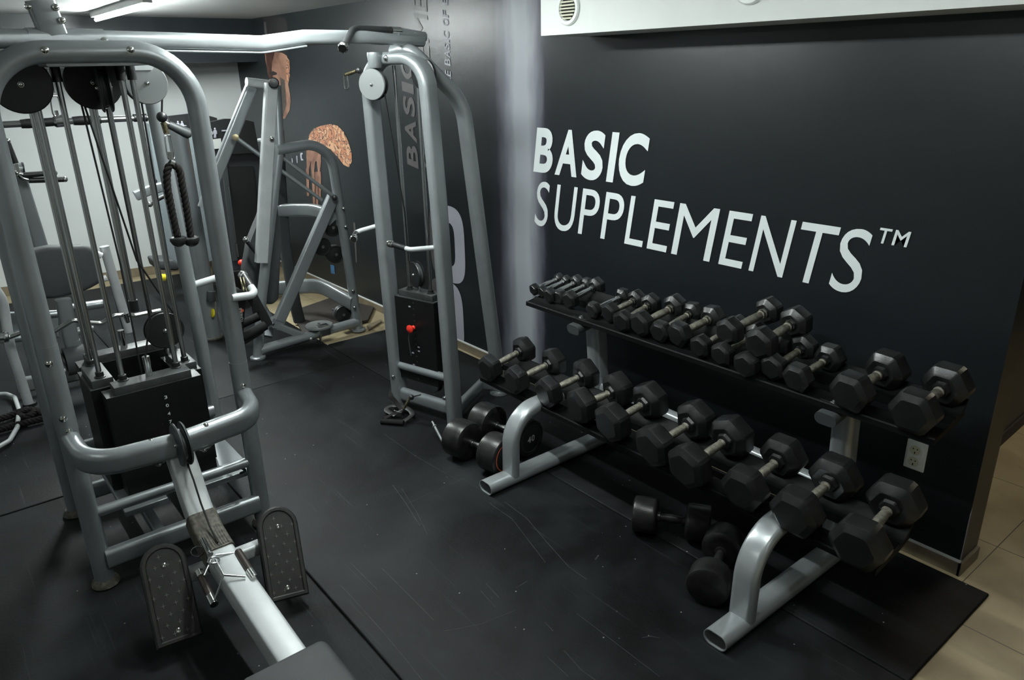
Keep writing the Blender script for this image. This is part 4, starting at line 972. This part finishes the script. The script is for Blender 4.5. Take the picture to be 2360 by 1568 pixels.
# back pad and seat
def padpoly(pts, x, th, nm, m='pad', par=C, bev=.02):
    P = [onx(u, v, x) for u, v in pts]; mb = MB(); mb.slab(P, (-th, 0, 0))
    bmesh.ops.bevel(mb.bm, geom=mb.bm.edges[:], offset=bev, segments=3, affect='EDGES', profile=.5)
    return mb.build(nm, m, par)
padpoly([(608, 470), (640, 455), (648, 560), (644, 690), (630, 703), (590, 700), (566, 680), (563, 620), (576, 560), (592, 520)], -5.28, .09, 'back_pad')
padpoly([(510, 660), (555, 665), (562, 700), (540, 712), (508, 705)], -5.5, .06, 'seat_pad')
MB().cyl(onx(545, 795, -5.0), onx(602, 760, -5.0), .03, 18).build('foot_roller', 'bplastic', C)
MB().cyl(onx(566, 553, -5.1), onx(592, 585, -5.1), .014, 14).build('hand_grip', 'bplastic', C); MB().sphere(onx(567, 552, -5.1), .022).build('grip_end', 'chrome', C)
MB().tube([onx(592, 700, -5.25), onx(618, 740, -5.25), onx(612, 775, -5.2)], p_rrect(.05, .10, .02), up=(0, 1, 0)).build('seat_post', S, C)
for (u, v), l in zip(((765, 524), (741, 568), (772, 586), (789, 724)), ('small black weight plate, topmost on the lever press horns', 'small black weight plate left of the others on the lever press', 'small black weight plate below the topmost on the lever press', 'small black weight plate low on the right leg of the lever press')):
    c = onx(u, v, -5.2)
    t = thing('weight_plate', l, 'weight plate', tuple(c), 'small weight plates on the lever press')
    for k, (dx, mm) in enumerate(((0, 'bplastic'), (-.028, 'dgrey'))):
        MB().lathe(c+Vector((dx+.02, 0, 0)), c+Vector((dx-1, 0, 0)), [(0, .012), (0, .04), (.002, .045), (.002, .058), (-.001, .06), (-.001, .067), (.004, .07), (.02, .07), (.022, .066), (.022, .012)], 32).build('plate_body', mm, t)
    MB().cyl(c+Vector((.026, 0, 0)), c+Vector((-.16, 0, 0)), .012, 14).build('plate_horn', 'rod', t)
c = onz(735, 748, .13)
t = thing('weight_plate', 'grey weight plate lying flat behind the base tube of the lever press', 'weight plate', tuple(c))
MB().lathe(c-Vector((0, 0, .02)), c+Vector((0, 0, 1)), [(0, .012), (0, .10), (.004, .104), (.016, .104), (.02, .10), (.021, .012)], 32).build('plate_body', 'grey', t)
MB().cyl(c-Vector((0, 0, .13)), c+Vector((0, 0, .01)), .011, 12).build('plate_pin', 'rod', t)
MB().box((-5.10, 2.17, .06), (-5.03, 2.26, .135), .003).build('bracket', 'chrome', C)
bd = tag(MB().slab([onz(672, 722, 0), onz(770, 688, 0), onz(862, 712, 0), onz(848, 742, 0), onz(700, 775, 0)], (0, 0, .018)).build('wooden_board', 'plywood'), 'brown board lying under the lever press on the bare tiles', 'board')
bd2 = tag(MB().slab([onz(845, 752, 0), onz(880, 738, 0), onz(880, 742, 0), onz(850, 762, 0)], (0, 0, .01)).build('wood_strip', 'bb'), 'narrow light strip on the floor beside the lever press foot', 'strip')
# ------------------------------------------------------------------ selectorised machines further back
def column(u, v, zt, r, parent, nm='column', m=S):
    p = onz(u, v, 0); MB().cyl(p, p+Vector((0, 0, zt)), r, 28).build(nm, m, parent)
    return p
D = thing('chest_machine', 'selector machine with dark shroud, placard and round silver column near the white wall', 'gym machine', (-5.8, 1.7, 0))
p = column(489, 778, 1.60, .07, D)
MB().lathe(p, p+Vector((0, 0, 1)), [(0, .08), (.012, .08), (.016, .071)], 28).build('column_foot', 'grease', D)
Px = -6.35
def panel(pts, x, th, nm, m, par):
    return MB().slab([onx(u, v, x) for u, v in pts], (-th, 0, 0)).build(nm, m, par)
panel([(482, 345), (596, 345), (620, 618), (520, 640)], Px, .30, 'shroud', 'shroud', D)
panel([(515, 385), (583, 383), (606, 590), (548, 596)], Px+.012, .01, 'window', 'bplastic', D)
panel([(508, 350), (520, 350), (548, 600), (538, 602)], Px+.02, .02, 'shroud_edge', 'dgrey', D)
pl = panel([(476, 283), (520, 274), (560, 275), (585, 281), (598, 352), (490, 358)], Px+.05, .05, 'placard', 'bplastic', D)
panel([(486, 322), (509, 319), (512, 342), (488, 344)], Px+.056, .004, 'paper_notice', 'paper', pl)
def figure(u, v, x, par, k=1.0):
    mb = MB()
    def q(a, b): return onx(u+a*k, v+b*k, x)
    mb.slab([q(-2, 4), q(2, 4), q(4, 7), q(5, 14), q(3.6, 14), q(3, 9), q(2.6, 15), q(2.6, 23), q(.6, 23), q(0, 16), q(-.6, 23), q(-2.6, 23), q(-2.6, 15), q(-3, 9), q(-3.6, 14), q(-5, 14), q(-4, 7)], (.002, 0, 0))
    mb.sphere(q(0, 2), .008, (.3, 1, 1)); mb.build('figure_print', 'lprint', par)
figure(486, 297, Px+.055, pl); figure(495.5, 295, Px+.055, pl)
panel([(511, 300), (527, 299), (527, 302), (511, 303)], Px+.056, .002, 'title_print', 'lprint', pl)
MB().tube([onx(528, 430, Px+.06), onx(545, 560, Px+.06)], p_round(.005, 8)).build('guide_rod', 'rod', D)
MB().tube([onx(545, 562, Px+.06), onx(549, 592, Px+.06)], p_round(.012, 10)).build('rod_fitting', 'rod', D)
MB().sphere(onx(557, 606, -5.9), .028).build('selector_knob', 'red', D)
MB().box(tuple(onx(540, 650, -6.4)+Vector((0, -.15, -.12))), tuple(onx(540, 650, -6.4)+Vector((.1, .15, .12))), .01).build('weight_stack', 'plate', D)
MB().lathe(onx(488, 722, -5.68), onx(512, 722, -5.68), [(0, .028), (.004, .034), (.012, .034), (.016, .028)], 20).build('adjuster_knob', 'yellow', D)
MB().lathe(onx(487, 695, -5.66), onx(487, 672, -5.66), [(0, .03), (.01, .034), (.08, .03), (.085, .02)], 20).build('adjuster_grip', 'dgrey', D)
E_ = thing('row_machine', 'second selector machine with tall light grey column behind the cable tower', 'gym machine', (-6.6, 1.5, 0))
Pe = -7.25
panel([(343, 285), (392, 300), (430, 610), (385, 615)], Pe, .12, 'column', 'silver2', E_)
MT['silver3'] = MT['silver']
pm = panel([(388, 268), (440, 262), (478, 266), (500, 272), (502, 283), (470, 290), (472, 340), (440, 360), (432, 300), (396, 300)], Pe+.1, .05, 'placard', 'bplastic', E_)
figure(410, 279, Pe+.106, pm); figure(419.5, 279, Pe+.106, pm)
panel([(395, 305), (440, 300), (490, 600), (440, 620)], Pe+.3, .1, 'shroud', 'silver2', E_)
panel([(478, 380), (500, 300), (520, 640), (500, 660)], Pe+.25, .1, 'side_shroud', 'shroud', E_)
padpoly([(355, 600), (400, 598), (418, 612), (410, 625), (362, 622)], -6.9, .25, 'seat', 'pad', E_)
MB().lathe(onx(372, 640, -6.6), onx(384, 640, -6.6), [(0, .03), (.03, .03)], 14).build('adjuster_knob', 'yellow', E_)
padpoly([(343, 430), (352, 415), (364, 412), (364, 436), (352, 442)], -6.3, .04, 'arm_pad', 'bplastic', E_)
MB().tube([onx(312, 452, -6.2), onx(345, 438, -6.2), onx(385, 428, -6.2)], p_rrect(.06, .07, .01)).build('arm_bar', S, E_)
MB().cyl(onx(345, 470, -6.1), onx(382, 450, -6.1), .016).build('hand_grip', 'bplastic', E_); MB().sphere(onx(345, 471, -6.1), .022).build('grip_end', 'chrome', E_)
MB().cyl(onx(314, 452, -6.2), onx(330, 446, -6.2), .016).build('hand_grip', 'bplastic', E_)
# ------------------------------------------------------------------ seated bench station at the far left
Bn = thing('curl_bench', 'grey padded bench station with chrome bars behind the left upright', 'bench', (-5.2, .6, 0))
bx = -5.2
P_ = lambda u, v, x=bx: onx(u, v, x)
pts = [(5, 600), (40, 585), (110, 568), (200, 566), (225, 580), (238, 640), (236, 652), (200, 672), (130, 690), (60, 690), (30, 670)]
mb = MB(); mb.slab([P_(*q) for q in pts], (-.09, 0, 0)); bmesh.ops.bevel(mb.bm, geom=mb.bm.edges[:], offset=.03, segments=4, affect='EDGES', profile=.5); mb.build('arm_pad', 'pad', Bn)
MB().tube([P_(145, 690), P_(165, 790)], p_rrect(.085, .085, .02), up=(1, 0, 0)).build('pad_post', S, Bn)
MB().cyl(P_(150, 835, -5.15), P_(200, 825, -5.15), .09, 24).build('roller', 'pad', Bn)
MB().tube([P_(165, 785), P_(180, 830)], p_rrect(.09, .09, .02), up=(1, 0, 0)).build('post_sleeve', S, Bn)
MB().cyl(P_(148, 836, -5.15)+Vector((0, -.005, 0)), P_(150, 835, -5.15), .07, 24).build('roller_cap', 'bplastic', Bn)
MB().cyl(P_(240, 568, -5.4), P_(298, 765, -5.4), .030, 20).build('bar_stand', 'worn', Bn)
MB().cyl(P_(236, 570, -5.45), P_(290, 765, -5.45), .016, 20).build('stand_rail', 'dgrey', Bn)
for (a, b) in (((222, 585), (234, 590)), ((234, 645), (246, 640))): MB().cyl(P_(*a, -5.35), P_(*b, -5.35), .02).build('pad_bracket', 'white', Bn)
MB().tube(fillet([P_(-30, 640, -5.0), P_(6, 690, -5.0), P_(24, 800, -5.0), P_(66, 930, -5.0)], .2, 5), p_round(.026, 18)).build('front_post', 'worn', Bn)
MB().lathe(onz(70, 935, 0), onz(70, 935, 0)+Vector((0, 0, 1)), [(0, .04), (.02, .04), (.03, .03)], 20).build('foot_cap', 'bplastic', Bn)
MB().tube([onz(40, 890, .09), onz(130, 872, .09), onz(220, 850, .09)], p_rrect(.05, .10, .02)).build('base_beam', 'grey', Bn)
for a, b, r in (((0, 785), (60, 778), .02), ((155, 712), (238, 700), .03), ((165, 768), (215, 755), .028), ((95, 730), (150, 724), .02)):
    MB().cyl(P_(*a, -5.6), P_(*b, -5.6), r).build('cross_tube', 'silver', Bn)
MB().tube([P_(20, 740, -5.7), P_(120, 730, -5.7), P_(122, 765, -5.7), P_(22, 770, -5.7)], p_rrect(.03, .12, .01)).build('frame_plate', 'silver', Bn)
MB().tube([P_(40, 395, -5.5), P_(95, 570, -5.5)], p_rrect(.08, .05, .015), up=(1, 0, 0)).build('back_mast', S, Bn)
MB().tube([P_(45, 470, -5.55), P_(68, 570, -5.55)], p_rrect(.03, .03, .01), up=(1, 0, 0)).build('back_mast', S, Bn)
MB().cyl(P_(-10, 395, -5.45), P_(52, 388, -5.45), .034, 18).build('mast_head', S, Bn); MB().cyl(P_(51, 388, -5.45), P_(55, 388, -5.45), .036, 18).build('mast_cap', 'bplastic', Bn)
for dx, dy in ((0, 0), (12, 12)):
    MB().cyl(P_(4+dx*1.1, 322+dy*.7, -5.4), P_(20+dx*1.3, 368+dy*.7, -5.4), .018, 14).build('dip_grip', 'bplastic', Bn)
    MB().sphere(P_(3+dx*1.2, 318+dy*.6, -5.4), .016).build('grip_end', 'chrome', Bn)
    MB().tube(fillet([P_(20+dx*1.3, 372+dy*.5, -5.4), P_(34+dx, 398+dy, -5.4), P_(60+dx, 404+dy, -5.4)], .04), p_round(.013, 12)).build('grip_tube', 'chrome', Bn)
    MB().cyl(P_(54+dx, 404+dy, -5.4), P_(124+dx*2, 399+dy*1.2, -5.4), .017, 14).build('dip_grip', 'bplastic', Bn)
    MB().sphere(P_(125+dx*2, 399+dy*1.2, -5.4), .018).build('grip_end', 'chrome', Bn)
# curl bar
CB = thing('curl_bar', 'zigzag chrome curl bar resting behind the cable tower stacks', 'barbell', tuple(P_(160, 745, -4.9)))
cp = [(20, 778), (52, 766), (108, 766), (122, 766), (168, 738), (205, 744), (235, 746), (262, 728), (290, 726), (310, 728), (370, 716)]
MB().tube(fillet([P_(u, v, -4.9) for u, v in cp], .05, 5), p_round(.0135, 14)).build('bar', 'chrome', CB)
MB().cyl(P_(-20, 780, -4.9), P_(16, 777, -4.9), .024, 16).build('sleeve', 'chrome', CB)
MB().lathe(P_(8, 777, -4.9), P_(20, 776, -4.9), [(0, .028), (.006, .034), (.018, .034), (.024, .028)], 18).build('collar', 'rod', CB)
MB().lathe(P_(288, 723, -4.88), P_(294, 740, -4.88), [(0, .02), (.01, .018), (.06, .012)], 14).build('bar_rest', 'chrome', Bn)
# rope heap and bent bar on the floor at the left edge
RH = thing('battle_rope', 'black rope with bright end tip lying on the floor at the left edge', 'rope', tuple(onz(40, 960, 0)))
zr = lambda u, v, z=.03: onz(u, v, z)
rope([zr(-30, 975), zr(20, 960), zr(60, 945), zr(80, 950), zr(60, 962), zr(45, 955), zr(78, 945), zr(100, 955)], .02, RH)
rope([zr(-30, 1000), zr(20, 985), zr(60, 975), zr(98, 965)], .02, RH)
MB().sphere(zr(103, 954), .014).build('tip', 'chrome', RH)
FB = thing('bent_handle', 'bent steel tube handle on the floor under the black rope', 'handle', tuple(onz(20, 1000, 0)))
MB().tube(fillet([zr(-30, 910), zr(15, 908), zr(34, 916), zr(44, 945), zr(40, 985), zr(22, 1016), zr(-20, 1040)], .06, 6), p_round(.013, 12)).build('tube', 'worn', FB)
